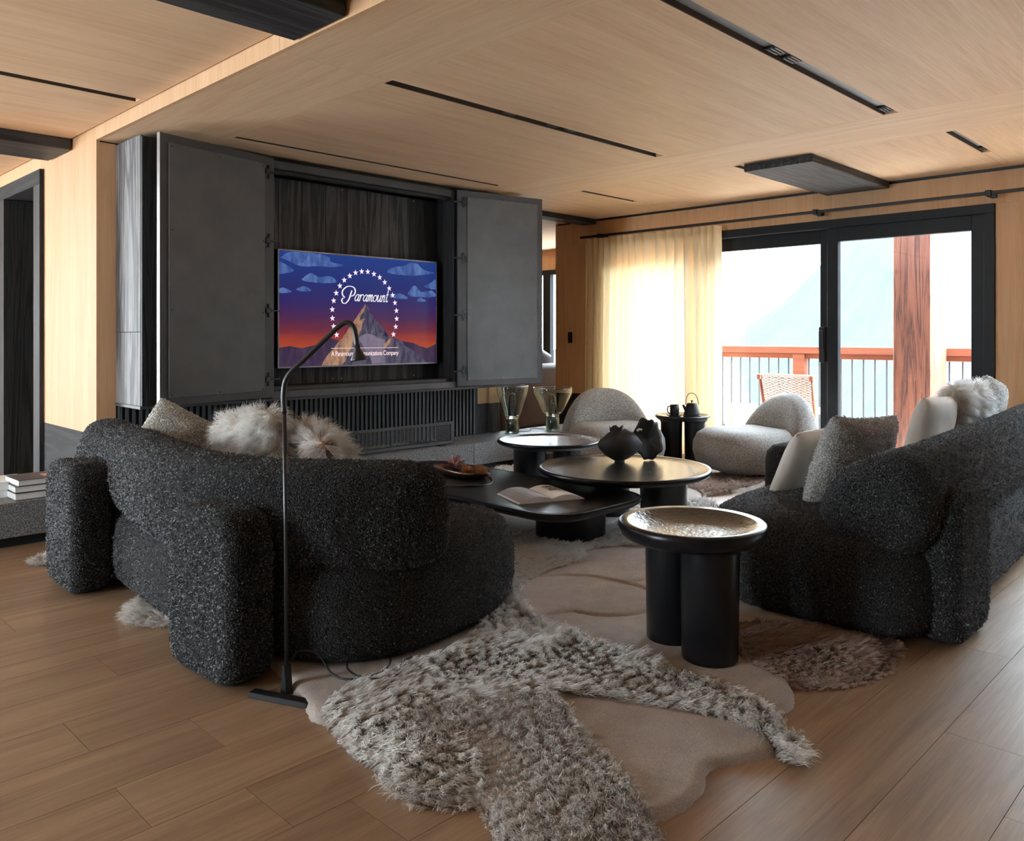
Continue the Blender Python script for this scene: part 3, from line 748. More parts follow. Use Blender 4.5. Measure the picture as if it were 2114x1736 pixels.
for z in (0.82, 2.26):
    for xx in (2.83, 3.42, 3.50, 4.2):
        o = obj('stud', tr(lathe([(0, -0.004), (0.006, -0.003), (0.006, 0.001), (0, 0.001)], 10), None), M['screw'], cb)
        o.location = (xx-3.6, 5.284-5.27, z-0.70); o.rotation_euler = (PI/2, 0, 0)
def cab_door(hx, sgn):
    """folded leaf, hinge edge at hx, free edge tilted out of the cabinet front"""
    a = math.atan2(0.17, 0.84)*(1 if sgn < 0 else -1)   # rotation about Z
    W = 0.852
    Mx = Matrix.Translation((hx, 5.035, 0)) @ Matrix.Rotation(a, 4, 'Z')
    def mk(name, x0, x1, y0, y1, z0, z1, mat, par, bev=0.0015):
        if sgn < 0: x0, x1 = -x1, -x0
        bm = B((x0, y0, z0), (x1, y1, z1), bev, 1); bmesh.ops.transform(bm, matrix=Mx, verts=bm.verts[:])
        bmesh.ops.translate(bm, verts=bm.verts[:], vec=-cb.location)
        return obj(name, bm, mat, par)
    d = mk('door', 0.0, W, -0.026, 0.0, 0.728, 2.352, M['dark_metal'], cb)
    mk('cover_plate', 0.085, W-0.055, -0.036, -0.0265, 0.775, 2.30, M['grey_panel'], d)
    mk('edge_strip', W-0.001, W+0.002, -0.030, 0.0, 0.728, 2.352, M['screw'] if sgn < 0 else M['dark_metal'], d)
    for z in (0.853, 1.316, 1.787, 2.250):
        h = mk('hinge', 0.035, 0.075, -0.040, -0.0265, z-0.018, z+0.018, M['hinge'], d, 0.003)
        mk('hinge_arm', -0.045, 0.034, -0.040, -0.030, z-0.006, z+0.006, M['hinge'], d, 0.002)
        mk('hinge_cup', 0.040, 0.055, -0.036, -0.0262, z-0.045, z+0.045, M['hinge'], d, 0.002)
    for z in (0.79, 1.30, 1.78, 2.28):
        for xx in (0.10, 0.44, W-0.075):
            if xx == 0.44 and 0.8 < z < 2.2: continue
            s = mk('screw', xx-0.004, xx+0.004, -0.0385, -0.0362, z-0.004, z+0.004, M['screw' if sgn > 0 else 'black'], d, 0.001)
cab_door(2.775, -1); cab_door(4.455, 1)

# television
tv = thing('television', 'flat television showing a mountain ringed by stars, between the open cabinet doors', 'television', (3.647, 5.24, 0.925))
TX0, TW, TZ0, TH = 2.925, 1.445, 0.925, 0.828
obj('case', tr(B((TX0-0.008, 5.205, TZ0-0.008), (TX0+TW+0.008, 5.284, TZ0+TH+0.008), 0.004, 1), tv), M['black'], tv)
bm = bmesh.new()
for lo, hi in (((TX0-0.01, 5.199, TZ0-0.01), (TX0+TW+0.01, 5.207, TZ0)), ((TX0-0.01, 5.199, TZ0+TH), (TX0+TW+0.01, 5.207, TZ0+TH+0.01)), ((TX0-0.01, 5.199, TZ0), (TX0, 5.207, TZ0+TH)), ((TX0+TW, 5.199, TZ0), (TX0+TW+0.01, 5.207, TZ0+TH))): box(bm, lo, hi)
obj('bezel', tr(bm, tv), plain('bezel_silver', (0.45, 0.45, 0.47), 0.3, metal=0.6), tv)
def screen_mat():
    a = N('screen_sky'); tcx = a.n('ShaderNodeTexCoord'); s = a.n('ShaderNodeSeparateXYZ'); a.l(tcx.outputs['Object'], s.inputs[0])
    n1 = a.noise(a.coords((1.2, 1, 5)), 3.0, 4, 0.6)
    v = a.add(a.add(s.outputs['Z'], 1/TH, 'MULTIPLY'), a.add(a.add(n1, -0.5), 0.12, 'MULTIPLY'))
    col = a.ramp(v, [(0.0, srgb(70, 50, 80)), (0.14, srgb(190, 84, 40)), (0.22, srgb(176, 66, 46)), (0.32, srgb(120, 42, 62)), (0.44, srgb(78, 38, 88)), (0.58, srgb(52, 40, 110)), (0.75, srgb(36, 48, 124)), (1.0, srgb(34, 66, 146))])
    a.set(**{'Base Color': (0.0, 0.0, 0.0, 1), 'Emission Color': col, 'Emission Strength': 0.55, 'Roughness': 0.25, 'Specular IOR Level': 0.3})
    return a.m
SY = 5.2035
def S(s_, t_, k=0): return (TX0+s_*TW, SY-0.0004*k, TZ0+t_*TH)
scr = obj('screen', tr(B(S(0, 0), (TX0+TW, 5.2055, TZ0+TH)), tv), screen_mat(), tv)
def flat(name, pts, k, mat, jag=0.0, par=None, sub=0):
    P = list(pts)
    for _ in range(sub):
        Q = []
        for a, b in zip(P, P[1:]+P[:1]):
            L_ = math.hypot(b[0]-a[0], b[1]-a[1]); Q.append(a); Q.append(((a[0]+b[0])/2+random.uniform(-1, 1)*jag*L_, (a[1]+b[1])/2+random.uniform(-1, 1)*jag*L_))
        P = Q
    bm = bmesh.new(); vs = [bm.verts.new(S(min(1, max(0, s_)), min(1, max(0, t_)), k)) for s_, t_ in P]
    try:
        f = bm.faces.new(vs); bmesh.ops.triangulate(bm, faces=[f])
    except ValueError: pass
    return obj(name, tr(bm, tv), mat, par or tv)
def rock(name, c0, c1, c2, sc_=30, rot=0.6):
    a = N(name); c = a.coords((1, 1, 0.35), (0, rot, 0)); n1 = a.noise(c, sc_, 6, 0.7, 0.5)
    col = a.ramp(n1, [(0.35, c0), (0.5, c1), (0.65, c2)])
    a.set(**{'Base Color': (0, 0, 0, 1), 'Emission Color': col, 'Emission Strength': 0.55, 'Roughness': 0.3, 'Specular IOR Level': 0.3}); return a.m
m_lit = rock('screen_rock_lit', srgb(112, 84, 84), srgb(176, 132, 108), srgb(206, 164, 128), 22)
m_dark = rock('screen_rock_dark', srgb(44, 42, 66), srgb(84, 78, 102), srgb(120, 108, 122), 26)
m_snow = rock('screen_snow', srgb(112, 100, 124), srgb(136, 122, 144), srgb(146, 132, 152), 8)
m_hill = rock('screen_hills', srgb(46, 34, 62), srgb(66, 48, 78), srgb(84, 62, 88), 16)
m_cloud = rock('screen_cloud', srgb(48, 74, 148), srgb(74, 104, 172), srgb(104, 134, 192), 16, 0)
hills = [(0.0, 0.165), (0.06, 0.178), (0.1265, 0.158), (0.194, 0.168), (0.254, 0.201), (0.294, 0.247), (0.340, 0.223), (0.4186, 0.114), (0.5818, 0.189), (0.6956, 0.253), (0.754, 0.216), (0.838, 0.194), (0.905, 0.147), (0.936, 0.142), (1.0, 0.184), (1.0, 0), (0, 0)]
random.seed(5)
flat('hills', hills, 1, m_hill)
dark = [(0.51, 0.562), (0.5237, 0.539), (0.5374, 0.484), (0.5762, 0.413), (0.5986, 0.334), (0.6155, 0.269), (0.6667, 0.261), (0.6898, 0.245), (0.754, 0.216), (0.8137, 0.1365), (0.905, 0.033), (0.93, 0.0), (0.352, 0.0), (0.3923, 0.091), (0.4239, 0.168), (0.464, 0.25), (0.4883, 0.34), (0.5073, 0.4276), (0.4721, 0.407), (0.499, 0.49)]
lit = [(0.51, 0.562), (0.4828, 0.506), (0.4399, 0.41), (0.4186, 0.359), (0.387, 0.285), (0.366, 0.246), (0.33, 0.193), (0.284, 0.11), (0.24, 0.0), (0.36, 0.0), (0.3923, 0.091), (0.4239, 0.168), (0.464, 0.25), (0.4883, 0.34), (0.5073, 0.4276), (0.4721, 0.407), (0.499, 0.49)]
snow = [(0.521, 0.289), (0.554, 0.277), (0.593, 0.245), (0.638, 0.229), (0.6325, 0.189), (0.604, 0.149), (0.638, 0.084), (0.638, 0.0), (0.554, 0.0), (0.5374, 0.079), (0.4883, 0.191), (0.4667, 0.25)]
pk2 = [(0.684, 0.245), (0.661, 0.229), (0.6325, 0.189), (0.61, 0.149), (0.65, 0.16), (0.678, 0.2125)]
mt = flat('mountain', dark, 2, m_dark, 0.12, None, 1)
flat('lit_face', lit, 3, m_lit, 0.10, mt, 1); flat('snow_field', snow, 3, m_snow, 0.1, mt, 1); flat('lit_face', pk2, 4, m_lit, 0.1, mt, 1)
clouds = [[(0.009, 0.937), (0.05, 0.985), (0.1265, 1.0), (0.224, 0.993), (0.289, 0.971), (0.294, 0.933), (0.371, 0.911), (0.3146, 0.886), (0.224, 0.884), (0.131, 0.874), (0.07, 0.90), (0.023, 0.932)],
 [(0.0, 0.90), (0.037, 0.8825), (0.084, 0.836), (0.046, 0.81), (0.0, 0.802)], [(0.1265, 0.759), (0.165, 0.811), (0.1846, 0.82), (0.224, 0.79), (0.274, 0.802), (0.304, 0.797), (0.33, 0.753), (0.264, 0.739), (0.175, 0.7406)],
 [(0.65, 0.876), (0.707, 0.931), (0.766, 0.945), (0.8137, 0.98), (0.862, 0.977), (0.905, 0.9265), (0.987, 0.90), (0.905, 0.872), (0.8137, 0.855), (0.719, 0.859)],
 [(0.796, 0.6835), (0.826, 0.744), (0.85, 0.758), (0.893, 0.702), (0.961, 0.72), (0.993, 0.696), (0.993, 0.662), (0.874, 0.651), (0.8137, 0.6556)], [(0.9176, 0.759), (0.968, 0.805), (1.0, 0.8335), (1.0, 0.739), (0.949, 0.74)],
 [(0.093, 0.6676), (0.117, 0.691), (0.146, 0.701), (0.182, 0.666), (0.141, 0.6546)], [(0.0, 0.668), (0.028, 0.681), (0.07, 0.651), (0.032, 0.634), (0.0, 0.639)], [(0.667, 0.643), (0.713, 0.67), (0.754, 0.6726), (0.796, 0.63), (0.73, 0.626)], [(0.859, 0.612), (0.887, 0.643), (0.927, 0.612), (0.887, 0.605)]]
for c in clouds:
    q = [(p.x, p.y) for p in catmull([(*a, 0) for a in c], 4)]; flat('cloud', q, 1, m_cloud, 0.22, None, 1)
stars = [(0.33, 0.2749), (0.312, 0.3514), (0.3044, 0.4247), (0.3034, 0.5042), (0.312, 0.5834), (0.3274, 0.6532), (0.3496, 0.7201), (0.3766, 0.7748), (0.4107, 0.8166), (0.4468, 0.8489), (0.4856, 0.8644), (0.5248, 0.8658), (0.5651, 0.8482), (0.6031, 0.8197), (0.6365, 0.7758), (0.6667, 0.7198), (0.6898, 0.6563), (0.706, 0.5838), (0.7159, 0.5082), (0.7177, 0.4306), (0.7113, 0.3536), (0.6956, 0.28)]
m_star = emit('screen_star', srgb(226, 206, 226), 1.0); m_word = emit('screen_lettering', srgb(206, 204, 216), 1.0); m_shadow = emit('screen_letter_shade', srgb(40, 34, 66), 1.0)
m_line = emit('screen_caption', srgb(222, 196, 196), 1.0)
for s_, t_ in stars:
    c = Vector(S(s_, t_, 5)); bm = bmesh.new(); vs = []
    for k in range(10):
        r = 0.0245 if k % 2 == 0 else 0.0098; a = PI/2+k*PI/5+0.08
        vs.append(bm.verts.new((c.x+r*math.cos(a), c.y, c.z+r*math.sin(a))))
    cc = bm.verts.new(c)
    for k in range(10): bm.faces.new((vs[k], vs[(k+1) % 10], cc))
    obj('star', tr(bm, tv), m_star, tv)
# script word mark, drawn in pen strokes
def stroke(bm, pts, wd, k, off=(0, 0)):
    P = catmull([(*p, 0) for p in pts], 6, False)
    L = []; R_ = []
    for i, p in enumerate(P):
        t = (P[min(i+1, len(P)-1)]-P[max(i-1, 0)]); t.normalize() if t.length else None
        ang = abs(t.y); ww = wd*(0.55+0.6*ang); n_ = Vector((-t.y, t.x, 0))*ww
        for lst, s2 in ((L, 1), (R_, -1)):
            q = p+n_*s2; lst.append(bm.verts.new((q.x+off[0], SY-0.0004*k, q.y+off[1])))
    for i in range(len(P)-1): bm.faces.new((L[i], L[i+1], R_[i+1], R_[i]))
def tvx(s_, t_): return (TX0+s_*TW, TZ0+t_*TH)
glyph = {'a': ([[(.78, .82), (.5, 1), (.15, .7), (.08, .25), (.35, 0), (.65, .35), (.82, .95)], [(.82, .98), (.72, .3), (.82, 0), (1.02, .15)]], 1.0),
 'r': ([[(0, .75), (.18, 1), (.12, .5), (.08, 0)], [(.1, .45), (.32, .9), (.6, 1), (.72, .8)]], .78),
 'm': ([[(0, .75), (.15, 1), (.12, .5), (.06, 0)], [(.1, .5), (.35, 1), (.5, .9), (.46, .4), (.42, 0)], [(.46, .5), (.72, 1), (.88, .9), (.82, .3), (.9, 0), (1.08, .15)]], 1.12),
 'o': ([[(.5, 1), (.15, .8), (.08, .3), (.35, 0), (.7, .2), (.8, .7), (.5, 1), (.3, .85)]], .92),
 'u': ([[(0, .8), (.12, 1), (.1, .3), (.28, 0), (.6, .4), (.72, .95)], [(.74, 1), (.66, .3), (.76, 0), (.96, .15)]], .98),
 'n': ([[(0, .75), (.15, 1), (.12, .5), (.06, 0)], [(.1, .5), (.4, 1), (.6, .9), (.54, .3), (.62, 0), (.8, .15)]], .84),
 't': ([[(.35, 1.75), (.26, .9), (.22, .2), (.38, 0), (.62, .2)], [(.0, 1.08), (.62, 1.12)]], .6)}
for k, off, mat in ((5, (0.005, -0.006), m_shadow), (6, (0, 0), m_word)):
    bm = bmesh.new(); x = 0.4385; x1_ = 0.655; word = 'aramount'; tot = sum(glyph[c][1] for c in word); sx = (x1_-x)*TW/tot
    xh = 0.062*TH; b0 = 0.588
    wx, _ = tvx(x, 0)
    for i, c in enumerate(word):
        bz = TZ0+TH*(b0+0.0*i)
        for st_ in glyph[c][0]: stroke(bm, [(wx+p[0]*sx+p[1]*xh*0.22, bz+p[1]*xh) for p in st_], 0.0036, k, off)
        wx += glyph[c][1]*sx
    stem = [(0.424, 0.683), (0.414, 0.64), (0.404, 0.598), (0.385, 0.565), (0.367, 0.567), (0.361, 0.592), (0.370, 0.612)]
    bowl = [(0.380, 0.615), (0.366, 0.64), (0.366, 0.677), (0.388, 0.712), (0.414, 0.722), (0.438, 0.708), (0.445, 0.675), (0.436, 0.643), (0.418, 0.630)]
    for st_ in (stem, bowl): stroke(bm, [tvx(*p) for p in st_], 0.0052, k, off)
    obj('wordmark', tr(bm, tv), mat, tv)
flat('rule', [(0.297, 0.1515), (0.7276, 0.1515), (0.7276, 0.1555), (0.297, 0.1555)], 5, m_line)
cu = bpy.data.curves.new('caption', 'FONT'); cu.body = 'A Paramount Communications Company'; cu.size = 0.051; cu.align_x = 'CENTER'; cu.space_character = 0.86; cu.offset = 0.0003
to = bpy.data.objects.new('caption_tmp', cu); COL.objects.link(to); dg = bpy.context.evaluated_depsgraph_get(); me = bpy.data.meshes.new_from_object(to.evaluated_get(dg)); bpy.data.objects.remove(to)
wd_ = max(v.co.x for v in me.vertices)-min(v.co.x for v in me.vertices); k_ = 0.434*TW/wd_
for v in me.vertices: v.co = Vector((v.co.x*k_, 0, v.co.y*1.0))
me.materials.clear(); me.materials.append(m_line); o = bpy.data.objects.new('caption', me); COL.objects.link(o); o.parent = tv
o.location = (TX0+0.5136*TW-3.647, SY-0.002-5.24, 0.0835*TH)

# fire guard and burner
fg = thing('fire_guard', 'low black metal mesh fire guard standing on the stone hearth', 'fire guard', (3.72, 5.10, 0.242))
GX0, GX1, GZ0, GZ1 = 2.95, 4.46, 0.252, 0.432
bm = bmesh.new()
for lo, hi in (((GX0, 5.09, GZ0), (GX1, 5.102, GZ0+0.022)), ((GX0, 5.09, GZ1-0.02), (GX1, 5.102, GZ1)), ((GX0, 5.09, GZ0+.022), (GX0+0.02, 5.102, GZ1-.02)), ((GX1-0.02, 5.09, GZ0+.022), (GX1, 5.102, GZ1-.02))): box(bm, lo, hi)
obj('frame', tr(bm, fg), M['dark_metal'], fg)
obj('end_plate', tr(B((GX1-0.006, 5.1025, GZ0), (GX1, 5.30, GZ1)), fg), M['dark_metal'], fg); obj('end_plate', tr(B((GX0, 5.1025, GZ0), (GX0+0.006, 5.30, GZ1)), fg), M['dark_metal'], fg)
for xx in (3.1, 4.3): obj('foot', tr(B((xx, 5.055, 0.2425), (xx+0.05, 5.15, 0.2515)), fg), M['black'], fg)
bm = bmesh.new(); stp = 0.021
nx = int((GX1-GX0-0.04)/stp); nz = int((GZ1-GZ0-0.042)/0.0135)
for i in range(nx+1):
    x = GX0+0.02+i*stp; box(bm, (x-0.0028, 5.0945, GZ0+0.022), (x+0.0028, 5.0975, GZ1-0.02))
for j in range(nz+1):
    z = GZ0+0.022+j*0.0135; box(bm, (GX0+0.02, 5.095, z-0.0018), (GX1-0.02, 5.097, z+0.0018))
o = obj('mesh_infill', tr(bm, fg), M['dark_metal'], fg); o['kind'] = 'stuff'
bu = thing('gas_burner', 'long burner tray of pale pebbles behind the fire guard', 'fireplace', (3.7, 5.28, 0.243))
obj('tray', tr(B((3.0, 5.20, 0.243), (4.40, 5.36, 0.262), 0.002, 1), bu), M['black'], bu)
bm = bmesh.new(); random.seed(9)
for _ in range(260):
    r = random.uniform(0.006, 0.012); m_ = Matrix.Translation((random.uniform(3.25, 4.1), random.uniform(5.21, 5.30), 0.262+r*0.6)) @ Matrix.Diagonal((r*1.3, r, r*0.7, 1))
    bmesh.ops.create_icosphere(bm, subdivisions=1, radius=1, matrix=m_)
o = obj('pebbles', tr(bm, bu), M['pebble'], bu, True); o['kind'] = 'stuff'

# ================================================================== SOFAS
bean_raw = [(0.0, 0.54), (0.012, 0.43), (0.07, 0.345), (0.16, 0.325), (0.27, 0.345), (0.37, 0.372), (0.43, 0.43), (0.425, 0.51), (0.36, 0.615), (0.26, 0.68), (0.15, 0.708), (0.05, 0.67)]
bean = [(p.x, p.y) for p in catmull([(*q, 0) for q in bean_raw], 4)]
def soften(bm, amp=0.006, f=3.0):
    for v in bm.verts:
        v.co += Vector((noise.noise(v.co*f), noise.noise(v.co*f+Vector((9, 3, 1))), noise.noise(v.co*f+Vector((2, 7, 5)))*0.6))*amp
    return bm
seat_prof = [(0.10, 0.030), (0.05, 0.035), (0.015, 0.07), (0.0, 0.14), (0.0, 0.24), (0.012, 0.31), (0.045, 0.362), (0.10, 0.395), (0.18, 0.408), (0.26, 0.412)]
def slab_block(w, h, t, r=0.13, e=0.045, n=8):
    """upright upholstered slab: rounded rectangle w x h (X, Z), thickness t along Y, soft edges"""
    pr = [(e, 0.0)] + [(e*(1-math.sin(PI/2*k/5)), e*(1-math.cos(PI/2*k/5))) for k in range(1, 6)]
    pr += [(a, t-b) for a, b in pr[::-1]]
    return puff(rrect(w, h, r, n, 0, h/2), pr, lambda x, y, z: (x, z-t/2, y))

def nubs(part, n, Ln=0.0075, wd=0.0042, zmin=0.03):
    P, Nn = surf_samples(part, n)
    k = P[:, 2]+part.parent.location.z > zmin; P = P[k]; Nn = Nn[k]
    v = P+np.array(part.parent.location)-np.array([0, 0, EYE])   # leave out what faces well away from the room's middle and the viewer side
    k = (Nn*v).sum(1) < 0.35*np.linalg.norm(v, axis=1); P = P[k]; Nn = Nn[k]; m = len(P)
    D = Nn*0.8+RNG.normal(size=(m, 3))*0.75
    strands('boucle_loops', P-Nn*0.002, D, RNG.uniform(0.6, 1.25, m)*Ln, wd, M['nubs'], part, 0.3, 0.35, Nn+RNG.normal(size=(m, 3))*0.38)
# left sofa
s1 = thing('sofa', 'charcoal boucle sofa on the left seen from behind, with rolled back and slab legs', 'sofa', (1.8, 3.4, 0.0))
seat = [(1.50, 4.58), (1.36, 4.30), (1.33, 3.90), (1.29, 3.40), (1.29, 3.00), (1.36, 2.62), (1.47, 2.36), (1.66, 2.235), (1.93, 2.215), (2.22, 2.28), (2.47, 2.42), (2.56, 2.64), (2.42, 3.0), (2.36, 3.4), (2.38, 3.8), (2.48, 4.2), (2.52, 4.5), (2.36, 4.68), (2.0, 4.70), (1.70, 4.67)]
ol = [(p.x, p.y) for p in catmull([(*q, 0) for q in seat], 6)]
LS = [(obj('seat', tr(soften(puff(ol, seat_prof), 0.006), s1), M['boucle_dark'], s1, True), 70000)]
rollp = [(1.66, 4.66), (1.57, 4.40), (1.54, 4.0), (1.46, 3.5), (1.42, 3.05), (1.50, 2.68), (1.68, 2.43), (1.92, 2.29)]
# section offset is measured to the left of travel; travelling -Y the left is +X (towards the seat)
bean1 = [(-0.22+y, z) for y, z in bean]
LS.append((obj('back_roll', tr(soften(loft([(x+0.02, y) for x, y in rollp], [(y, z) for y, z in bean1], 0.21), 0.008), s1), M['boucle_dark'], s1, True), 95000))
for (cx_, cy_, rz) in ((1.27, 2.655, 0.06), (1.25, 4.03, -0.03)):
    bm = slab_block(0.44, 0.575, 0.17, 0.11); xf(bm, (cx_, cy_, 0.0), (0, 0, PI/2+rz)); soften(bm, 0.004)
    LS.append((obj('leg', tr(bm, s1), M['boucle_dark'], s1, True), 26000))

# right sofa
s2 = thing('sofa', 'dark navy-charcoal boucle sofa on the right, behind the round side table', 'sofa', (4.6, 1.5, 0.0))
seat = [(3.03, 1.45), (3.04, 1.18), (3.14, 1.02), (3.4, 0.96), (4.0, 0.97), (4.8, 1.0), (5.6, 1.04), (6.3, 1.10), (6.5, 1.3), (6.52, 1.7), (6.42, 1.98), (6.1, 2.05), (5.5, 2.07), (4.9, 2.08), (4.3, 2.06), (3.8, 2.04), (3.4, 2.01), (3.15, 1.88), (3.04, 1.68)]
ol = [(p.x, p.y) for p in catmull([(*q, 0) for q in seat], 6)]
RS = [(obj('seat', tr(soften(puff(ol, seat_prof), 0.006), s2), M['boucle_dark'], s2, True), 90000)]
rollp = [(3.10, 1.18), (3.6, 1.175), (4.2, 1.21), (4.9, 1.25), (5.6, 1.29), (6.3, 1.36)]
RS.append((obj('back_roll', tr(soften(loft(rollp, [(-0.22+y, z) for y, z in bean], 0.10), 0.008), s2), M['boucle_dark'], s2, True), 80000))
for cx_, cy_ in ((3.42, 0.975), (5.75, 1.06)):
    bm = slab_block(0.43, 0.585, 0.15, 0.11); xf(bm, (cx_, cy_, 0)); soften(bm, 0.004)
    RS.append((obj('leg', tr(bm, s2), M['boucle_dark'], s2, True), 20000))
bm = puff([(q.x+5.70, q.y+2.42) for q in rrect(1.15, 0.52, 0.11, 6)], [(0.04, 0.03), (0.0, 0.08), (0, 0.30), (0.012, 0.36), (0.05, 0.40), (0.12, 0.415)])
tag(obj('ottoman', soften(bm, 0.004), M['boucle_dark'], None, True), 'charcoal boucle ottoman block between the right sofa and the right armchair', 'ottoman')

for p_, n_ in LS+RS: nubs(p_, n_)
# ================================================================== ARMCHAIRS
def armchair(loc, rz, label):
    t = thing('armchair', label, 'armchair', loc, rz)     # faces local -Y
    obj('swivel_base', lathe([(0, 0.028), (0.27, 0.028), (0.275, 0.034), (0.275, 0.05), (0, 0.05)], 40), M['grey_panel'], t, True)
    out = [(p.x, p.y) for p in catmull([(q[0], q[1], 0) for q in [(0, -0.46), (0.28, -0.42), (0.40, -0.2), (0.40, 0.1), (0.33, 0.3), (0, 0.36), (-0.33, 0.3), (-0.40, 0.1), (-0.40, -0.2), (-0.28, -0.42)]], 5)]
    bm = puff(out, [(0.14, 0.052), (0.07, 0.06), (0.02, 0.11), (0.0, 0.19), (0.005, 0.27), (0.04, 0.335), (0.10, 0.372), (0.18, 0.385)])
    obj('seat', soften(bm, 0.005), M['boucle_chair'], t, True)
    # back: half-moon pad curling forward at its sides
    bm = bmesh.new(); n = 28; m = 14; g = []
    for side in (0, 1):
        rows = []
        for i in range(n+1):
            row = []
            for j in range(m+1):
                u = i/n*2-1; v = j/m
                w_ = 0.395*(1-0.10*(1-v)**2); top = 0.665*math.sqrt(max(0, 1-(abs(u)*0.985)**2.5))
                x = u*w_*1.12; zz = 0.20+(top-0.20)*v if top > 0.20 else 0.20
                edge = min(1, (1-abs(u))*3.2)*min(1, (1-v)*2.6+0.0) ; th = 0.115*math.sqrt(max(0, min(1, edge)))+0.012
                yc = 0.30 - 0.16*abs(u)**2.2 + 0.05*v
                if side == 0: th_ = -th - 0.02*math.exp(-((abs(u)-0.42)/0.09)**2)*0 
                else: th_ = th
                if side == 0 and v < 0.55: th_ += 0.03*math.exp(-((abs(u)-0.38)/0.05)**2)*(1-v/0.55)
                row.append(bm.verts.new((x, yc+th_, zz)))
            rows.append(row)
        g.append(rows)
    for side in (0, 1):
        r = g[side]
        for i in range(n):
            for j in range(m): bm.faces.new((r[i][j], r[i+1][j], r[i+1][j+1], r[i][j+1]) if side else (r[i][j+1], r[i+1][j+1], r[i+1][j], r[i][j]))
    a, b = g
    for i in range(n):
        bm.faces.new((a[i][m], a[i+1][m], b[i+1][m], b[i][m])); bm.faces.new((b[i][0], b[i+1][0], a[i+1][0], a[i][0]))
    for j in range(m):
        bm.faces.new((a[0][j], a[0][j+1], b[0][j+1], b[0][j])); bm.faces.new((b[n][j], b[n][j+1], a[n][j+1], a[n][j]))
    bmesh.ops.remove_doubles(bm, verts=bm.verts[:], dist=0.0006)
    obj('backrest', bm, M['boucle_chair'], t, True)
    bm = bmesh.new()
    for s_ in (-1, 1): tube([(0.15*s_, 0.205, 0.41), (0.148*s_, 0.212, 0.46), (0.142*s_, 0.222, 0.51)], [0.004, 0.006, 0.003], 6, bm)
    obj('tuck_seam', bm, M['boucle_white'], t, True)
    return t
armchair((5.685, 4.355, 0.0), -0.62, 'greige boucle armchair facing the camera in front of the cream curtain')
armchair((6.17, 3.27, 0.0), -2.05, 'greige boucle swivel armchair turned sideways in front of the glass door')

# ================================================================== TABLES
def dish_top(R, zt, th=0.045, rim=0.02, depth=0.014):
    return lathe([(0, zt-th), (R*0.72, zt-th), (R*0.90, zt-th+0.004), (R-0.012, zt-th+0.016), (R, zt-0.018), (R-0.001, zt-0.005), (R-0.006, zt), (R-rim, zt-0.001)], 72), \
           lathe([(R-rim, zt-0.001), (R-rim-0.012, zt-0.004), (R-rim-0.035, zt-depth*0.8), (R-rim-0.07, zt-depth), (0, zt-depth)], 72)
def leg_bm(r, h, taper=0.94, cx_=0, cy_=0): return lathe([(0, 0.001), (r*taper-0.003, 0.001), (r*taper, 0.006), (r, h*0.93), (r*1.02, h*0.96), (r*1.13, h-0.001), (0, h-0.001)], 40, (cx_, cy_, 0))
def round_table(loc, R, zt, legs, label, th=0.045, bowl=None, group=None):
    t = thing('side_table' if R < 0.3 else 'coffee_table', label, 'side table' if R < 0.3 else 'coffee table', loc)
    if bowl:
        a = lathe([(0, zt-th), (R*0.72, zt-th), (R*0.90, zt-th+0.004), (R-0.012, zt-th+0.016), (R, zt-0.018), (R-0.001, zt-0.005), (R-0.006, zt), (R-0.033, zt-0.001)], 72)
        b = lathe([(R-0.033, zt-0.001), (R-0.038, zt-0.003), (R-0.07, zt-0.02), (R-0.12, zt-bowl*0.93), (R-0.16, zt-bowl), (0, zt-bowl)], 72)
    else: a, b = dish_top(R, zt, th)
    top = obj('tabletop', a, M['black_lacquer'], t, True); obj('tray_surface', b, M['hammered'], top, True)
    for (x, y, r) in legs: obj('leg', leg_bm(r, zt-th, 0.95, x, y), M['black_lacquer'], t, True)
    return t
round_table((2.517, 1.578, 0.024), 0.262, 0.462, [(-0.02, -0.085, 0.102), (0.05, 0.115, 0.100)], 'round black side table with a bowl-shaped top on two thick column legs, nearest the camera', 0.062, bowl=0.036)
round_table((6.12, 3.93, 0.0), 0.238, 0.452, [(-0.060, 0.075, 0.094), (0.065, -0.085, 0.094)], 'small black two-legged side table by the curtain carrying the mug and kettle', 0.045)
round_table((3.94, 2.94, 0.018), 0.515, 0.345, [(0.12, -0.20, 0.14), (0.14, 0.22, 0.13)], 'large round black coffee table carrying the dark vase and leaf ornament', 0.05)
round_table((4.22, 3.80, 0.018), 0.362, 0.405, [(-0.13, 0.06, 0.115), (0.19, 0.0, 0.10)], 'small round black coffee table next to the hearth, in front of the glass lamps', 0.045)
t = thing('coffee_table', 'low rectangular black coffee table with rounded corners and the open book on it', 'coffee table', (3.31, 3.48, 0.018))
zt = 0.258
rect = lambda ins=0: [(q.x, q.y) for q in rrect(0.80-2*ins, 1.86-2*ins, 0.20-ins*0.8, 8)]
a = puff(rect(), [(0.09, zt-0.05), (0.03, zt-0.046), (0.006, zt-0.03), (0, zt-0.014), (0.001, zt-0.004), (0.006, zt), (0.022, zt-0.001)])
top = sharp(obj('tabletop', a, M['black_lacquer'], t), 25)
a = puff(rect(0.0225), [(0.0, zt-0.0005), (0.012, zt-0.006), (0.05, zt-0.0145), (0.09, zt-0.016)]); bmesh.ops.delete(a, geom=[f for f in a.faces if len(f.verts) > 8 and f.calc_center_median().z > zt-0.001], context='FACES')
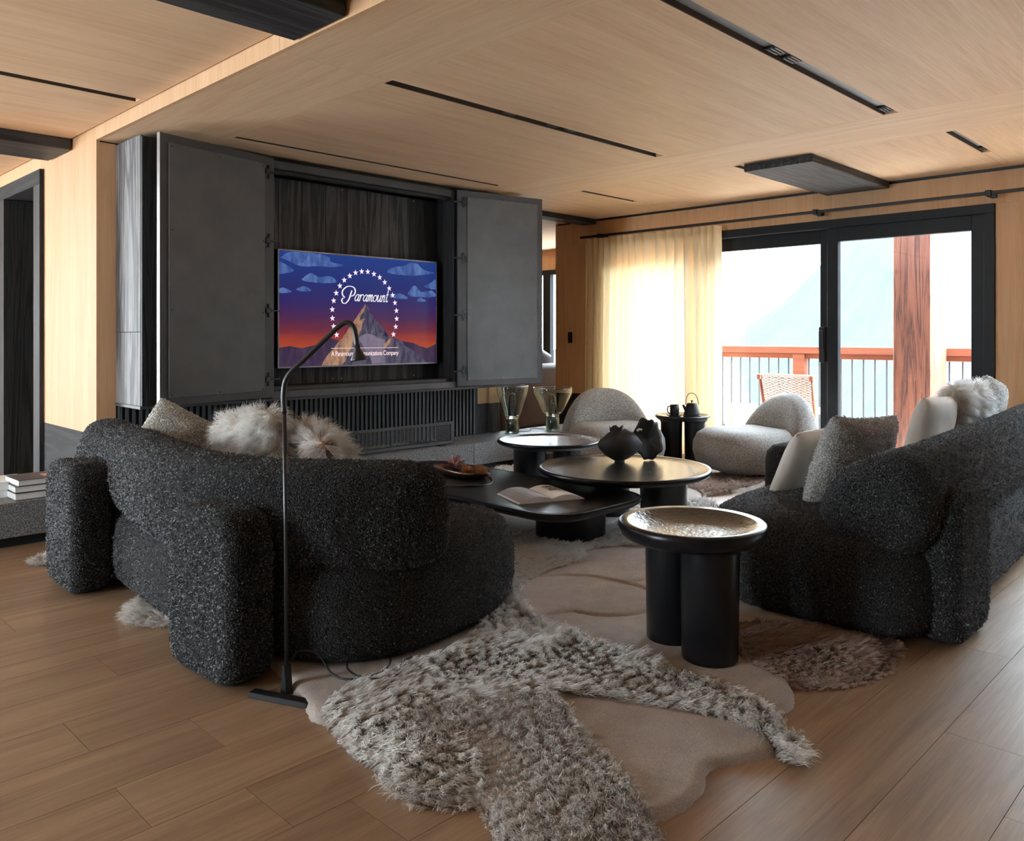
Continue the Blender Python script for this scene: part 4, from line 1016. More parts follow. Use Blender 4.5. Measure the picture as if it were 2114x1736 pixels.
# (the surface is a shallow tray laid in the rim)
for v in a.verts: v.co.z += 0.0012
sharp(obj('tray_surface', a, M['hammered'], top), 6)
def soft_leg(cx_, cy_, w_, d_):
    return puff([(q.x+cx_, q.y+cy_) for q in rrect(w_, d_, 0.12, 8)], [(0.006, 0.0), (0.003, 0.006), (0.0, (zt-0.05)*0.9), (0.0, zt-0.051)])
obj('leg', soft_leg(0.16, -0.52, 0.34, 0.36), M['black_lacquer'], t, True); obj('leg', soft_leg(0.0, 0.55, 0.34, 0.36), M['black_lacquer'], t, True)

# ================================================================== OBJECTS ON THE TABLES
ZT = 0.018+0.345-0.014            # surface of the big round table
v = thing('vase', 'dark clay lemon-shaped vase with a torn neck on the large round table', 'vase', (4.12, 3.12, ZT+0.001), AL-PI/2+0.25)
prof = []
bm = bmesh.new(); nU, nV = 36, 24; rows = []
for i in range(nU+1):
    u = i/nU*2-1; x = 0.152*u
    r = 0.098*(1-abs(u)**1.9)**0.85 if abs(u) < 1 else 0; r = max(r, 0.001)
    row = []
    for j in range(nV):
        a = 2*PI*j/nV; p = Vector((x, r*0.85*math.cos(a), 0.110+r*1.05*math.sin(a)+0.012*u))
        p += Vector((0, 0, 1))*0.004*noise.noise(p*22); row.append(bm.verts.new(p))
    rows.append(row)
for a, b in zip(rows, rows[1:]):
    for j in range(nV): bm.faces.new((a[j], a[(j+1) % nV], b[(j+1) % nV], b[j]))
bm.faces.new(rows[0]); bm.faces.new(rows[-1][::-1]); xf(bm, (0, 0, 0), (0, 0.12, 0))
obj('body', bm, M['ceramic'], v, True)
obj('foot', lathe([(0, 0), (0.032, 0), (0.034, 0.008), (0.028, 0.03), (0.03, 0.05), (0, 0.05)], 24, (0.01, 0, 0)), M['ceramic'], v, True)
bm = bmesh.new(); n = 28; R0 = []; R1 = []; R2 = []
for k in range(n):
    a = 2*PI*k/n; j = 0.012*noise.noise(Vector((math.cos(a)*2, math.sin(a)*2, 3)))+0.005*math.sin(5*a)
    R0.append(bm.verts.new((-0.01+0.045*math.cos(a), 0.035*math.sin(a), 0.195))); R1.append(bm.verts.new((-0.01+0.047*math.cos(a), 0.037*math.sin(a), 0.222+j))); R2.append(bm.verts.new((-0.01+0.040*math.cos(a), 0.031*math.sin(a), 0.20)))
for A_, B_ in ((R0, R1), (R1, R2)):
    for k in range(n): bm.faces.new((A_[k], A_[(k+1) % n], B_[(k+1) % n], B_[k]))
obj('neck', bm, M['ceramic'], v, True)
lf = thing('leaf_ornament', 'dark wavy disc-shaped leaf ornament standing behind the clay vase', 'ornament', (4.31, 3.03, ZT+0.001), AL-PI/2+0.35)
bm = bmesh.new(); rr = 16; nn_ = 44
for side in (-1, 1):
    cen = bm.verts.new((0, side*0.008, 0.135)); prev = None
    for ir in range(1, 7):
        ring = []
        for k in range(nn_):
            a = 2*PI*k/nn_; f = ir/6
            ed = 1+0.05*math.sin(9*a)+0.10*noise.noise(Vector((math.cos(a)*1.6, math.sin(a)*1.6, 7)))
            if 1.75 < a < 2.35: ed += 0.32*(1-abs(a-2.05)/0.3)
            rx, rz = 0.100*ed*f, 0.132*ed*f
            x = rx*math.cos(a); z = 0.135+rz*math.sin(a)
            y = side*0.008*(1-f**3)+0.020*math.sin(3*a)*f*f+0.012*f*math.cos(a*2)-0.02*f*f
            if ir == 6 and side == 1: ring.append(edge6[k])
            else: ring.append(bm.verts.new((x, y, max(0.001, z))))
        if prev is None:
            for k in range(nn_): bm.faces.new((cen, ring[k], ring[(k+1) % nn_]))
        else:
            for k in range(nn_): bm.faces.new((prev[k], prev[(k+1) % nn_], ring[(k+1) % nn_], ring[k]))
        prev = ring
    if side == -1: edge6 = prev
obj('blade', bm, M['ceramic'], lf, True)
obj('stem', tube([(-0.06, -0.03, 0.20), (-0.085, -0.045, 0.205), (-0.10, -0.05, 0.197)], [0.006, 0.007, 0.008], 8), M['petal_white'], lf, True)

# open book on the low table
ZL = 0.018+zt-0.0145
bk = thing('open_book', 'open photo book lying on the low rectangular coffee table', 'book', (3.24, 2.98, ZL), math.radians(-22))
def page_block(sgn):
    bm = bmesh.new(); n = 14; Wd, Hh = 0.235, 0.30; top = []; bot = []
    for i in range(n+1):
        f = i/n; x = sgn*(0.002+f*Wd); h = 0.005+0.028*(math.sin(min(1, f*2.2)*PI/2))*(1-0.62*f)
        h = 0.006+ (0.036*math.sin(PI*min(1, f*1.05+0.12))**0.7 if f*1.05+0.12 < 1 else 0.0) + 0.004*(1-f)
        top.append([bm.verts.new((x, y, h)) for y in (-Hh/2, Hh/2)]); bot.append([bm.verts.new((x, y, 0.0035)) for y in (-Hh/2, Hh/2)])
    for i in range(n):
        bm.faces.new((top[i][0], top[i+1][0], top[i+1][1], top[i][1])); bm.faces.new((bot[i][0], bot[i][1], bot[i+1][1], bot[i+1][0]))
        bm.faces.new((bot[i][0], bot[i+1][0], top[i+1][0], top[i][0])); bm.faces.new((bot[i][1], top[i][1], top[i+1][1], bot[i+1][1]))
    bm.faces.new((bot[0][0], top[0][0], top[0][1], bot[0][1])); bm.faces.new((bot[n][0], bot[n][1], top[n][1], top[n][0]))
    return bm
def page_h(f): return 0.006 + (0.036*math.sin(PI*min(1, f*1.05+0.12))**0.7 if f*1.05+0.12 < 1 else 0.0) + 0.004*(1-f)
for s_ in (-1, 1): sharp(obj('pages', page_block(s_), M['paper'], bk), 35)
def print_on(sgn, f0, f1, y0, y1, mat, name):
    bm = bmesh.new(); n = 8; L_ = []
    for i in range(n+1):
        f = f0+(f1-f0)*i/n; L_.append([bm.verts.new((sgn*(0.002+f*0.235), y, page_h(f)+0.0006)) for y in (y0, y1)])
    for a, b in zip(L_, L_[1:]): bm.faces.new((a[0], b[0], b[1], a[1]))
    obj(name, bm, mat, bk)
print_on(-1, 0.04, 0.97, -0.148, 0.148, M['page_grey'], 'full_page_photo')
def photo_mat():
    a = N('printed_photo'); n1 = a.noise(a.coords((1, 2, 1), (0, 0, 0.5)), 28, 3, 0.6, 1.0)
    a.set(**{'Base Color': a.ramp(n1, [(0.38, (0.04, 0.04, 0.045)), (0.5, (0.25, 0.25, 0.26)), (0.62, (0.65, 0.65, 0.65))]), 'Roughness': 0.5}); return a.m
print_on(1, 0.22, 0.72, -0.02, 0.11, photo_mat(), 'printed_photo')
obj('cover', B((-0.245, -0.158, 0.0002), (0.245, 0.158, 0.0034), 0.001, 1), M['book_dark'], bk)

# oval tray, dish, dried flower, husks
tr_ = thing('oval_tray', 'large oval pewter tray under the bronze dish on the low coffee table', 'tray', (3.28, 3.74, ZL), math.radians(80))
def oval(a, b, prof, n=64):
    bm = bmesh.new(); rings = []
    for f, z in prof: rings.append([bm.verts.new((a*f*math.cos(2*PI*k/n), b*f*math.sin(2*PI*k/n)*(1+0.03*math.sin(3*2*PI*k/n)), z+0.002*math.sin(5*2*PI*k/n)*(f > 0.9))) for k in range(n)])
    for p, q in zip(rings, rings[1:]):
        for k in range(n): bm.faces.new((p[k], p[(k+1) % n], q[(k+1) % n], q[k]))
    bm.faces.new(rings[0][::-1]); bm.faces.new(rings[-1])
    return bm
obj('plate', oval(0.33, 0.20, [(0.90, 0.0), (0.97, 0.006), (1.0, 0.022), (0.985, 0.023), (0.95, 0.012), (0.90, 0.008)]), M['pewter'], tr_, True)
di = thing('dish', 'bronze oval dish holding a dried flower and husks on the pewter tray', 'dish', (3.40, 3.80, ZL+0.009), math.radians(84))
obj('bowl', oval(0.26, 0.12, [(0.62, 0.003), (0.8, 0.008), (0.95, 0.028), (1.0, 0.046), (0.985, 0.047), (0.92, 0.032), (0.78, 0.014), (0.6, 0.009)]), M['bronze'], di, True)
fw = thing('dried_flower', 'dried red and cream protea bloom in the bronze dish', 'flower', (3.40, 3.86, ZL+0.02))
bm1 = bmesh.new(); bm2 = bmesh.new(); random.seed(4)
for k in range(110):
    a = random.random()*2*PI; el = random.uniform(0.05, 1.35); L_ = random.uniform(0.05, 0.085)
    d = Vector((math.cos(a)*math.cos(el), math.sin(a)*math.cos(el), math.sin(el))); p = Vector((0, 0, 0.022))+d*0.012; s_ = d.cross(Vector((0, 0, 1))).normalized()*0.006
    b_ = bm1 if k % 3 else bm2
    v0, v1, v2, v3 = (b_.verts.new(q) for q in (p-s_, p+s_, p+d*L_*0.7+s_*1.2+Vector((0, 0, .004)), p+d*L_))
    v4 = b_.verts.new(p+d*L_*0.7-s_*1.2+Vector((0, 0, .004))); b_.faces.new((v0, v1, v2, v3, v4))
obj('petals', bm1, M['petal'], fw); obj('pale_petals', bm2, M['petal_white'], fw)
bm = bmesh.new(); bmesh.ops.create_icosphere(bm, subdivisions=2, radius=0.018, matrix=Matrix.Translation((0, 0, 0.022))); obj('heart', bm, M['book_dark'], fw, True)
for i, (x, y, lab) in enumerate(((3.375, 3.725, 'spiky brown chestnut husk in the dish beside the dried flower'), (3.425, 3.665, 'spiky brown chestnut husk in the middle of the three husks'), (3.395, 3.60, 'spiky brown chestnut husk at the right end of the bronze dish'))):
    hk = thing('chestnut_husk', lab, 'husk', (x, y, ZL+0.022), 0, 'chestnut husks in the bronze dish')
    bm = bmesh.new(); bmesh.ops.create_icosphere(bm, subdivisions=3, radius=0.031, matrix=Matrix.Translation((0, 0, 0.031)))
    for v_ in bm.verts: v_.co += (v_.co-Vector((0, 0, 0.024))).normalized()*0.004*noise.noise(v_.co*90+Vector((i*5, 0, 0)))
    sh = obj('shell', bm, M['husk'], hk, True)
    P_, N_ = surf_samples(sh, 500); strands('spines', P_, N_+RNG.normal(size=P_.shape)*0.25, np.full(500, 0.012), 0.0014, hair_mat('husk_spine', (0.14, 0.05, 0.02, 1), (0.45, 0.22, 0.09, 1)), hk, 0, 0)

# mug, saucer, kettle on the small table by the curtain
ZS = 0.452-0.014
kt = thing('kettle', 'small black conical kettle with a hoop handle on the table by the curtain', 'kettle', (6.165, 3.865, ZS+0.006), AL-PI/2)
obj('trivet', lathe([(0, -0.004), (0.070, -0.004), (0.082, 0.002), (0.082, 0.006), (0, 0.006)], 32), M['iron'], kt, True)
obj('body', lathe([(0, 0.006), (0.066, 0.006), (0.071, 0.012), (0.069, 0.022), (0.046, 0.098), (0.044, 0.103), (0, 0.105)], 40), M['iron'], kt, True)
ld = obj('lid', lathe([(0, 0.105), (0.040, 0.1052), (0.040, 0.109), (0, 0.112)], 32), M['iron'], kt, True)
obj('knob', lathe([(0, 0.111), (0.004, 0.112), (0.004, 0.122), (0.012, 0.132), (0.010, 0.135), (0, 0.136)], 16), M['iron'], ld, True)
obj('spout', tube([(-0.050, 0, 0.045), (-0.064, 0, 0.070), (-0.078, 0, 0.096)], [0.014, 0.011, 0.009], 12), M['iron'], kt, True)
obj('handle', tube(catmull([(-0.052, 0, 0.096), (-0.048, 0, 0.150), (-0.030, 0, 0.188), (0.0, 0, 0.198), (0.030, 0, 0.186), (0.050, 0, 0.150), (0.060, 0, 0.100)], 6, False), 0.0035, 8), M['dark_metal'], kt, True)
sa = thing('saucer', 'black saucer under the mug on the table by the curtain', 'saucer', (6.07, 3.98, ZS+0.001))
obj('plate', lathe([(0, 0), (0.045, 0), (0.072, 0.010), (0.071, 0.012), (0.04, 0.006), (0, 0.006)], 36), M['iron'], sa, True)
mg = thing('mug', 'matt black mug on a saucer beside the kettle', 'mug', (6.07, 3.98, ZS+0.0075), AL-PI/2)
obj('cup', lathe([(0, 0), (0.034, 0), (0.038, 0.006), (0.040, 0.05), (0.038, 0.094), (0.035, 0.094), (0.036, 0.05), (0.033, 0.008), (0, 0.008)], 36), M['iron'], mg, True)
obj('handle', tube(catmull([(-0.036, 0, 0.082), (-0.056, 0, 0.076), (-0.062, 0, 0.050), (-0.054, 0, 0.024), (-0.036, 0, 0.016)], 6, False), 0.0048, 8), M['iron'], mg, True)

# glass table lamps on the hearth
def glass_lamp(x, y, R, Ht, rb, waist, label):
    t = thing('glass_lamp', label, 'lamp', (x, y, 0.242))
    zb = 0.13
    out = [(rb*0.95, zb), (rb*1.02, zb+0.015), (waist, zb+0.045), (R*0.93, Ht-(Ht-zb)*0.30), (R, Ht-0.035), (R, Ht-0.004), (R-0.004, Ht)]
    inn = [(R-0.007, Ht-0.004), (R-0.007, Ht-0.035), (R*0.93-0.007, Ht-(Ht-zb)*0.30), (waist-0.006, zb+0.050), (rb*0.9, zb+0.024), (0, zb+0.020)]
    co = [(0, zb)] + out
    sm_ = catmull([(a, 0, b) for a, b in out], 5, False); si = catmull([(a, 0, b) for a, b in inn], 5, False)
    obj('shade', lathe([(0, zb)]+[(p.x, p.z) for p in sm_]+[(max(0, p.x), p.z) for p in si], 56), M['smoked_glass'], t, True)
    obj('base', lathe([(0, 0.0015), (rb, 0.0015), (rb+0.002, 0.008), (rb*0.97, 0.06), (rb, 0.118), (rb*0.9, 0.1285), (0, 0.1285)], 40), M['dark_glass'], t, True)
    obj('collar', lathe([(0, 0.1286), (rb*0.6, 0.1286), (rb*0.6, 0.1297), (0, 0.1297)], 24), M['black'], t, True)
    obj('diffuser', lathe([(0, zb+0.026), (rb*0.7, zb+0.026), (rb*0.55, Ht-0.10), (rb*0.3, Ht-0.07), (0, Ht-0.066)], 32), thin_glass('diffuser_glass', (0.82, 0.84, 0.85), 1.5), t, True)
    return t
glass_lamp(5.40, 5.32, 0.150, 0.435, 0.062, 0.082, 'tall narrow smoked glass lamp on the hearth, left of the pair')
glass_lamp(5.83, 5.20, 0.190, 0.405, 0.066, 0.10, 'wide smoked glass bowl lamp on the hearth beside the left armchair')
cbl = tube(catmull([(5.46, 5.30, 0.246), (5.55, 5.26, 0.246), (5.63, 5.30, 0.246), (5.70, 5.36, 0.252), (5.78, 5.26, 0.246)], 6, False), 0.003, 6)
tag(obj('lamp_cable', cbl, M['black'], None, True), 'thin black cable on the hearth between the two glass lamps', 'cable')

# reading lamp behind the left sofa
rl = thing('reading_lamp', 'slender black floor reading lamp with a bent neck behind the left sofa', 'floor lamp', (1.346, 2.345, 0.0))
rvec = Vector((math.sin(AL), -math.cos(AL), 0)); fvec = Vector((math.cos(AL), math.sin(AL), 0))
def rp_(a, z, b=0.0): return tuple(rvec*a + fvec*b + Vector((0, 0, z)))
pole = [rp_(0, 0.02), rp_(-0.003, 0.5), rp_(-0.008, 0.93)]
neck = catmull([rp_(-0.008, 0.90), rp_(-0.010, 0.965), rp_(0.004, 1.02), rp_(0.06, 1.076), rp_(0.13, 1.143), rp_(0.165, 1.176), rp_(0.192, 1.192), rp_(0.212, 1.180), rp_(0.222, 1.15), rp_(0.226, 1.115)], 6, False)
obj('pole', tube(pole, 0.0065, 10), M['hinge'], rl, True)
obj('neck', tube(neck, [0.0085]*len(neck), 10), M['hinge'], rl, True)
sh = tube([rp_(0.226, 1.120), rp_(0.227, 1.105), rp_(0.231, 1.075), rp_(0.232, 1.068)], [0.0085, 0.010, 0.026, 0.027], 20)
obj('lamp_shade', sh, M['hinge'], rl, True)
bm = B((-0.018, -0.11, 0.0005), (0.018, 0.11, 0.018), 0.002, 1); xf(bm, (-0.045, -0.04, 0), (0, 0, 0.41)); obj('base_bar', bm, M['black'], rl)
bm = B((-0.012, -0.018, 0.0), (0.012, 0.018, 0.09)); 
for v_ in bm.verts:
    if v_.co.z > 0.05: v_.co.y *= 0.3
obj('base_bracket', bm, M['black'], rl)
cd = [(1.36, 2.34, 0.10), (1.40, 2.36, 0.115), (1.45, 2.33, 0.10), (1.47, 2.27, 0.045), (1.50, 2.20, 0.040), (1.60, 2.18, 0.040), (1.68, 2.24, 0.040), (1.70, 2.32, 0.042), (1.62, 2.36, 0.042), (1.55, 2.31, 0.042), (1.52, 2.22, 0.044), (1.55, 2.14, 0.044), (1.62, 2.12, 0.044), (1.68, 2.18, 0.046), (1.74, 2.20, 0.046)]
tag(obj('power_cord', tube(catmull(cd, 6, False), 0.0035, 6), M['black'], None, True), 'looped black cord on the rug at the foot of the reading lamp', 'cord')

# ================================================================== CUSHIONS
def cushion(name, loc, rot, w_, h_, t_, mat, label, seed, fur=0, back=None, sag=0.0, fl=0.07):
    r = bpy.data.objects.new(name, None); COL.objects.link(r); r.location = loc; r.rotation_euler = rot; tag(r, label, 'cushion')
    c = obj('cover', pillow(w_, h_, t_, seed, sag=sag), mat, r, True)
    if fur:
        P, Nn = surf_samples(c, fur)
        # outside normals
        Nn = Nn*np.sign((Nn*np.array([P[:, 0]*0.2, P[:, 1]*5, P[:, 2]*0.2]).T).sum(1))[:, None]
        keep = np.ones(len(P), bool)
        if back is not None: keep = back(P)
        P = P[keep]; Nn = Nn[keep]; n = len(P)
        cell = 0.045; cxn, czn, h1 = clumps(P[:, 0], P[:, 2], cell); h2 = (h1*13.7) % 1.0; key_ = np.stack([cxn, P[:, 1], czn], 1); key = key_/cell; h1_ = h1; h3 = np.sin(key @ np.array([12.9898, 78.233, 37.719]))*43758.5; h3 = 0
        lean = np.stack([np.cos(h1*6.28), np.zeros(n), np.sin(h1*6.28)], 1)*0.9 + np.array([0, 0, -0.15])
        tgt = key*cell + Nn*0.05 + lean*0.035
        D = (tgt-P); D /= np.linalg.norm(D, axis=1, keepdims=True); D = D*0.75+Nn*0.45+RNG.normal(size=(n, 3))*0.12
        strands('pile', P, D, fl*(0.55+0.7*h2)*RNG.uniform(0.6, 1.1, n), 0.0013, M['mohair'], r, 0.5, 0.16, Nn*0.9+(P-key_)/cell*1.1+RNG.normal(size=(n, 3))*0.25)
    elif mat in (M['boucle_white'], M['boucle_grey']):
        P, Nn = surf_samples(c, 15000); Nn = Nn*np.sign((Nn*P*np.array([0.2, 6, 0.2])).sum(1))[:, None]; n = len(P)
        strands('boucle_loops', P-Nn*0.002, Nn*0.8+RNG.normal(size=(n, 3))*0.75, RNG.uniform(0.5, 1.2, n)*0.008, 0.0036, M['nubs_white' if mat is M['boucle_white'] else 'nubs_grey'], c, 0.3, 0.35, Nn+RNG.normal(size=(n, 3))*0.35)
    return r
R_ = math.radians
# left sofa: cushions lean on its back roll; local Y (thickness) points to +X
cushion('cushion', (1.66, 3.98, 0.625), (R_(-12), R_(30), R_(-30)), 0.34, 0.36, 0.22, M['boucle_white'], 'white boucle cushion at the far end of the left sofa', 1)
cushion('cushion', (1.79, 3.38, 0.60), (R_(-14), R_(8), R_(88)), 0.56, 0.42, 0.17, M['canvas'], 'shaggy white mohair cushion leaning on the left sofa back, left of its furry twin', 2, 26000)
cushion('cushion', (1.94, 3.03, 0.56), (R_(-24), R_(-4), R_(70)), 0.52, 0.42, 0.16, M['suede'], 'shaggy white mohair cushion with brown suede back, nearest the camera on the left sofa', 3, 26000, back=lambda P: ~((P[:, 1] > 0.0) & (P[:, 0] < 0.13) & (P[:, 0] > -0.16) & (P[:, 2] < 0.165)))
# right sofa: cushions lean on the roll, thickness along Y
cushion('cushion', (3.74, 1.50, 0.56), (R_(17), R_(3), R_(-8)), 0.58, 0.52, 0.18, M['boucle_grey'], 'grey boucle cushion at the near end of the right sofa', 4, sag=0.02)
cushion('cushion', (3.84, 1.76, 0.515), (R_(24), R_(0), R_(-4)), 0.50, 0.42, 0.12, M['canvas'], 'white linen cushion in front of the grey boucle cushion', 5)
cushion('cushion', (5.02, 1.56, 0.60), (R_(14), R_(2), R_(-4)), 0.50, 0.44, 0.15, M['canvas'], 'cream canvas cushion in the middle of the right sofa', 6)
cushion('cushion', (5.45, 1.52, 0.65), (R_(14), R_(0), R_(-4)), 0.50, 0.42, 0.17, M['canvas'], 'shaggy white mohair cushion on the right sofa', 7, 24000)
cushion('cushion', (6.16, 1.56, 0.66), (R_(12), R_(12), R_(0)), 0.46, 0.42, 0.17, M['boucle_white'], 'pale grey boucle cushion at the far end of the right sofa', 8)

# ================================================================== RUG
rugp = [(1.327, 2.197), (1.299, 2.115), (1.328, 2.043), (1.30, 1.96), (1.275, 1.83), (1.28, 1.70), (1.25, 1.61), (1.28, 1.53), (1.356, 1.441), (1.317, 1.341), (1.27, 1.20), (1.30, 1.04), (1.45, 0.99), (1.56, 1.10), (1.666, 1.082), (1.788, 1.09), (1.885, 1.132), (1.981, 1.089), (2.075, 1.045), (2.13, 1.08), (2.232, 1.10), (2.30, 1.15), (2.37, 1.135), (2.474, 1.177), (2.55, 1.23), (2.60, 1.14), (2.68, 1.10), (2.84, 1.06), (2.97, 1.08), (3.086, 1.163), (3.6, 1.4), (4.3, 1.7), (4.55, 2.2), (4.72, 2.70), (5.0, 3.05), (5.35, 2.98), (5.6, 2.96), (6.0, 3.08), (6.05, 3.4), (5.5, 3.6), (4.95, 3.75), (4.95, 4.35), (4.86, 4.80), (4.5, 4.72), (3.9, 4.66), (3.0, 4.80), (1.9, 4.88), (1.30, 4.66), (1.22, 4.55), (1.42, 4.4), (1.46, 3.8), (1.28, 3.45), (1.24, 3.32), (1.36, 3.2), (1.45, 2.9), (1.40, 2.5)]
rug = thing('rug', 'cream sculpted shag rug with smooth and long-pile areas under the tables', 'rug', (2.6, 2.8, 0.0))
OUT = smooth_poly(rugp, 4)
seams = [[(2.60, 2.60), (2.77, 2.594), (2.945, 2.417), (2.983, 2.221), (2.966, 2.05)], [(2.40, 2.20), (2.531, 2.154), (2.579, 2.04), (2.726, 1.932), (3.0, 1.95)], [(2.98, 2.22), (3.3, 2.1)], [(2.27, 1.15), (2.36, 1.45), (2.30, 1.75)], [(2.15, 1.20), (2.10, 1.35), (1.98, 1.60), (1.87, 1.66)]]
def rug_h(X, Y):
    d = sdist(X, Y, OUT); ins = inpoly(X, Y, OUT); s_ = np.where(ins, d, -d)
    h = 0.026*np.sqrt(np.clip(1-(1-np.clip(s_/0.028, 0, 1))**2, 0, 1))
    for sm2 in seams:
        ds = sdist(X, Y, smooth_poly_open(sm2), False); h = h - 0.013*np.exp(-(ds/0.012)**2)*(h > 0.01)
    h = h + 0.004*sn(X, Y, 5.0, 1.0)*np.clip(s_/0.05, 0, 1)
    return np.where(ins, h, np.clip(s_, -0.012, 0)*0.7), s_
def smooth_poly_open(p): return [(q.x, q.y) for q in catmull([(*a, 0) for a in p], 5, False)]
st_ = 0.0125
gx = np.arange(1.15, 6.15, st_); gy = np.arange(0.92, 4.98, st_); GX, GY = np.meshgrid(gx, gy, indexing='ij')
GH, GS = rug_h(GX, GY)
ok = GS > -0.025; idx = -np.ones(GX.shape, int); idx[ok] = np.arange(ok.sum())
q = ok[:-1, :-1] & ok[1:, :-1] & ok[1:, 1:] & ok[:-1, 1:]; ii, jj = np.nonzero(q)
V = np.stack([GX[ok]-2.6, GY[ok]-2.8, GH[ok]], 1); F = np.stack([idx[ii, jj], idx[ii+1, jj], idx[ii+1, jj+1], idx[ii, jj+1]], 1)
me = bpy.data.meshes.new('short_pile'); me.vertices.add(len(V)); me.vertices.foreach_set('co', V.astype(np.float32).ravel()); me.loops.add(F.size); me.loops.foreach_set('vertex_index', F.astype(np.int32).ravel())
me.polygons.add(len(F)); me.polygons.foreach_set('loop_start', (np.arange(len(F))*4).astype(np.int32)); me.polygons.foreach_set('loop_total', np.full(len(F), 4, np.int32)); me.update(calc_edges=True)
obj('short_pile', me, M['rug_base'], rug, True)
def rug_z(X, Y):
    i = np.clip(((X-gx[0])/st_).astype(int), 0, len(gx)-1); j = np.clip(((Y-gy[0])/st_).astype(int), 0, len(gy)-1); return GH[i, j]
def pile(name, pl, dens, L0, L1, width, mat, cell, bias, up=0.6, curl=0.1, clump=0.7, droop=0.5, ridge=0.0):
    P2 = smooth_poly(pl, 4); xs_ = [p[0] for p in P2]; ys_ = [p[1] for p in P2]
    A = (max(xs_)-min(xs_))*(max(ys_)-min(ys_)); n = int(A*dens)
    X = RNG.uniform(min(xs_), max(xs_), n); Y = RNG.uniform(min(ys_), max(ys_), n); k = inpoly(X, Y, P2); X = X[k]; Y = Y[k]; n = len(X)
    Z = np.maximum(0.0, rug_z(X, Y))
    cxn, cyn, rnd_ = clumps(X, Y, cell)
    ang = 1.0*sn(X, Y, 2.6, 0.7)+0.8*sn(X, Y, 9.0, 2.1)+math.atan2(bias[1], bias[0])+(rnd_-0.5)*0.7
    lx, ly = np.cos(ang), np.sin(ang)
    Lr = L0+(L1-L0)*np.clip(0.5+0.9*sn(X, Y, 6.0, 3.0), 0, 1); Lr = Lr*(0.8+0.3*((rnd_*17.3) % 1.0))*RNG.uniform(0.75, 1.1, n)
    T = np.stack([cxn+lx*Lr*0.75, cyn+ly*Lr*0.75, Z+Lr*up], 1); P = np.stack([X, Y, Z-0.004], 1)
    D0 = np.stack([lx*0.75, ly*0.75, np.full(n, up)], 1)*Lr[:, None]
    D = (T-P)*clump+D0*(1-clump)+RNG.normal(size=(n, 3))*Lr[:, None]*0.10
    P = P-np.array([2.6, 2.8, 0])
    return strands(name, P, D, Lr, width, mat, rug, droop, curl)
shagL = [(1.32, 2.12), (1.439, 2.187), (1.635, 2.197), (1.976, 2.214), (2.43, 2.446), (2.65, 2.8), (2.85, 3.3), (3.0, 3.2), (3.25, 3.05), (3.185, 2.645), (2.77, 2.594), (2.50, 2.42), (2.373, 2.17), (2.324, 1.861), (2.326, 1.669), (2.318, 1.45), (2.331, 1.282), (2.283, 1.144), (2.21, 1.048), (2.10, 0.99), (2.06, 1.02), (2.132, 1.127), (2.12, 1.309), (1.995, 1.598), (1.844, 1.727), (1.715, 1.811), (1.589, 1.892), (1.491, 1.818), (1.496, 1.656), (1.441, 1.503), (1.345, 1.445), (1.26, 1.53), (1.24, 1.60), (1.257, 1.70), (1.257, 1.82), (1.28, 1.95), (1.30, 2.05)]
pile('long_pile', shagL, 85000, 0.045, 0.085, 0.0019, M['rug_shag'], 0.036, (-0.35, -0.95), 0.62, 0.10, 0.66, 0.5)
curly = [(1.589, 1.90), (1.715, 1.82), (1.844, 1.73), (1.88, 1.64), (1.796, 1.509), (1.726, 1.349), (1.631, 1.185), (1.56, 1.06), (1.42, 1.0), (1.28, 1.06), (1.27, 1.24), (1.311, 1.367), (1.363, 1.456), (1.441, 1.503), (1.496, 1.656), (1.491, 1.818)]
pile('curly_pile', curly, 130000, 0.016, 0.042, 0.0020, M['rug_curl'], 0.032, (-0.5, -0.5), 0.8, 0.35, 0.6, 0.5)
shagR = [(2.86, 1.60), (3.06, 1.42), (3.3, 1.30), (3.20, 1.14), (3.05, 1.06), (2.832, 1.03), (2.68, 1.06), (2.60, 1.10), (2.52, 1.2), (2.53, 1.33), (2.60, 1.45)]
pile('brown_shade_pile', shagR, 70000, 0.03, 0.055, 0.0019, M['rug_brown'], 0.03, (-0.2, -1.0), 0.6, 0.12, 0.7, 0.5)  # shade beside the sofa is put into this pile's darker colour
shagM = [(3.0, 3.3), (3.30, 3.168), (3.7, 3.0), (3.944, 2.936), (3.828, 2.713), (3.566, 2.527), (3.457, 2.638), (3.15, 2.68), (2.77, 2.594), (2.85, 3.0)]
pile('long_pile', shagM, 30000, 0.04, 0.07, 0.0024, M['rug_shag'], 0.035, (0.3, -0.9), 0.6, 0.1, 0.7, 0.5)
pile('brown_shade_pile', [(4.75, 2.80), (5.05, 3.10), (5.3, 3.35), (6.0, 3.40), (6.02, 3.10), (5.6, 2.98), (5.3, 3.0), (5.02, 3.06)], 30000, 0.04, 0.07, 0.003, M['rug_brown'], 0.04, (-0.6, -0.8), 0.6, 0.1, 0.7, 0.5)
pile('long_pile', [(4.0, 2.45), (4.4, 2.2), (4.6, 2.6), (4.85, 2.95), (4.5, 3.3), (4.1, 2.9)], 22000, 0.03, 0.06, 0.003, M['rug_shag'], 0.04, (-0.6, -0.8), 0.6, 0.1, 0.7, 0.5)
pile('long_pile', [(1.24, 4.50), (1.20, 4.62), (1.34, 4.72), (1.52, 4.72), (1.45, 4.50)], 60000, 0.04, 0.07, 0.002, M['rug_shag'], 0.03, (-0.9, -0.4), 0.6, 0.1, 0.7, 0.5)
pile('long_pile', [(1.27, 3.50), (1.235, 3.38), (1.24, 3.30), (1.34, 3.20), (1.42, 3.45), (1.40, 3.62)], 60000, 0.04, 0.07, 0.002, M['rug_shag'], 0.03, (-0.9, -0.4), 0.6, 0.1, 0.7, 0.5)
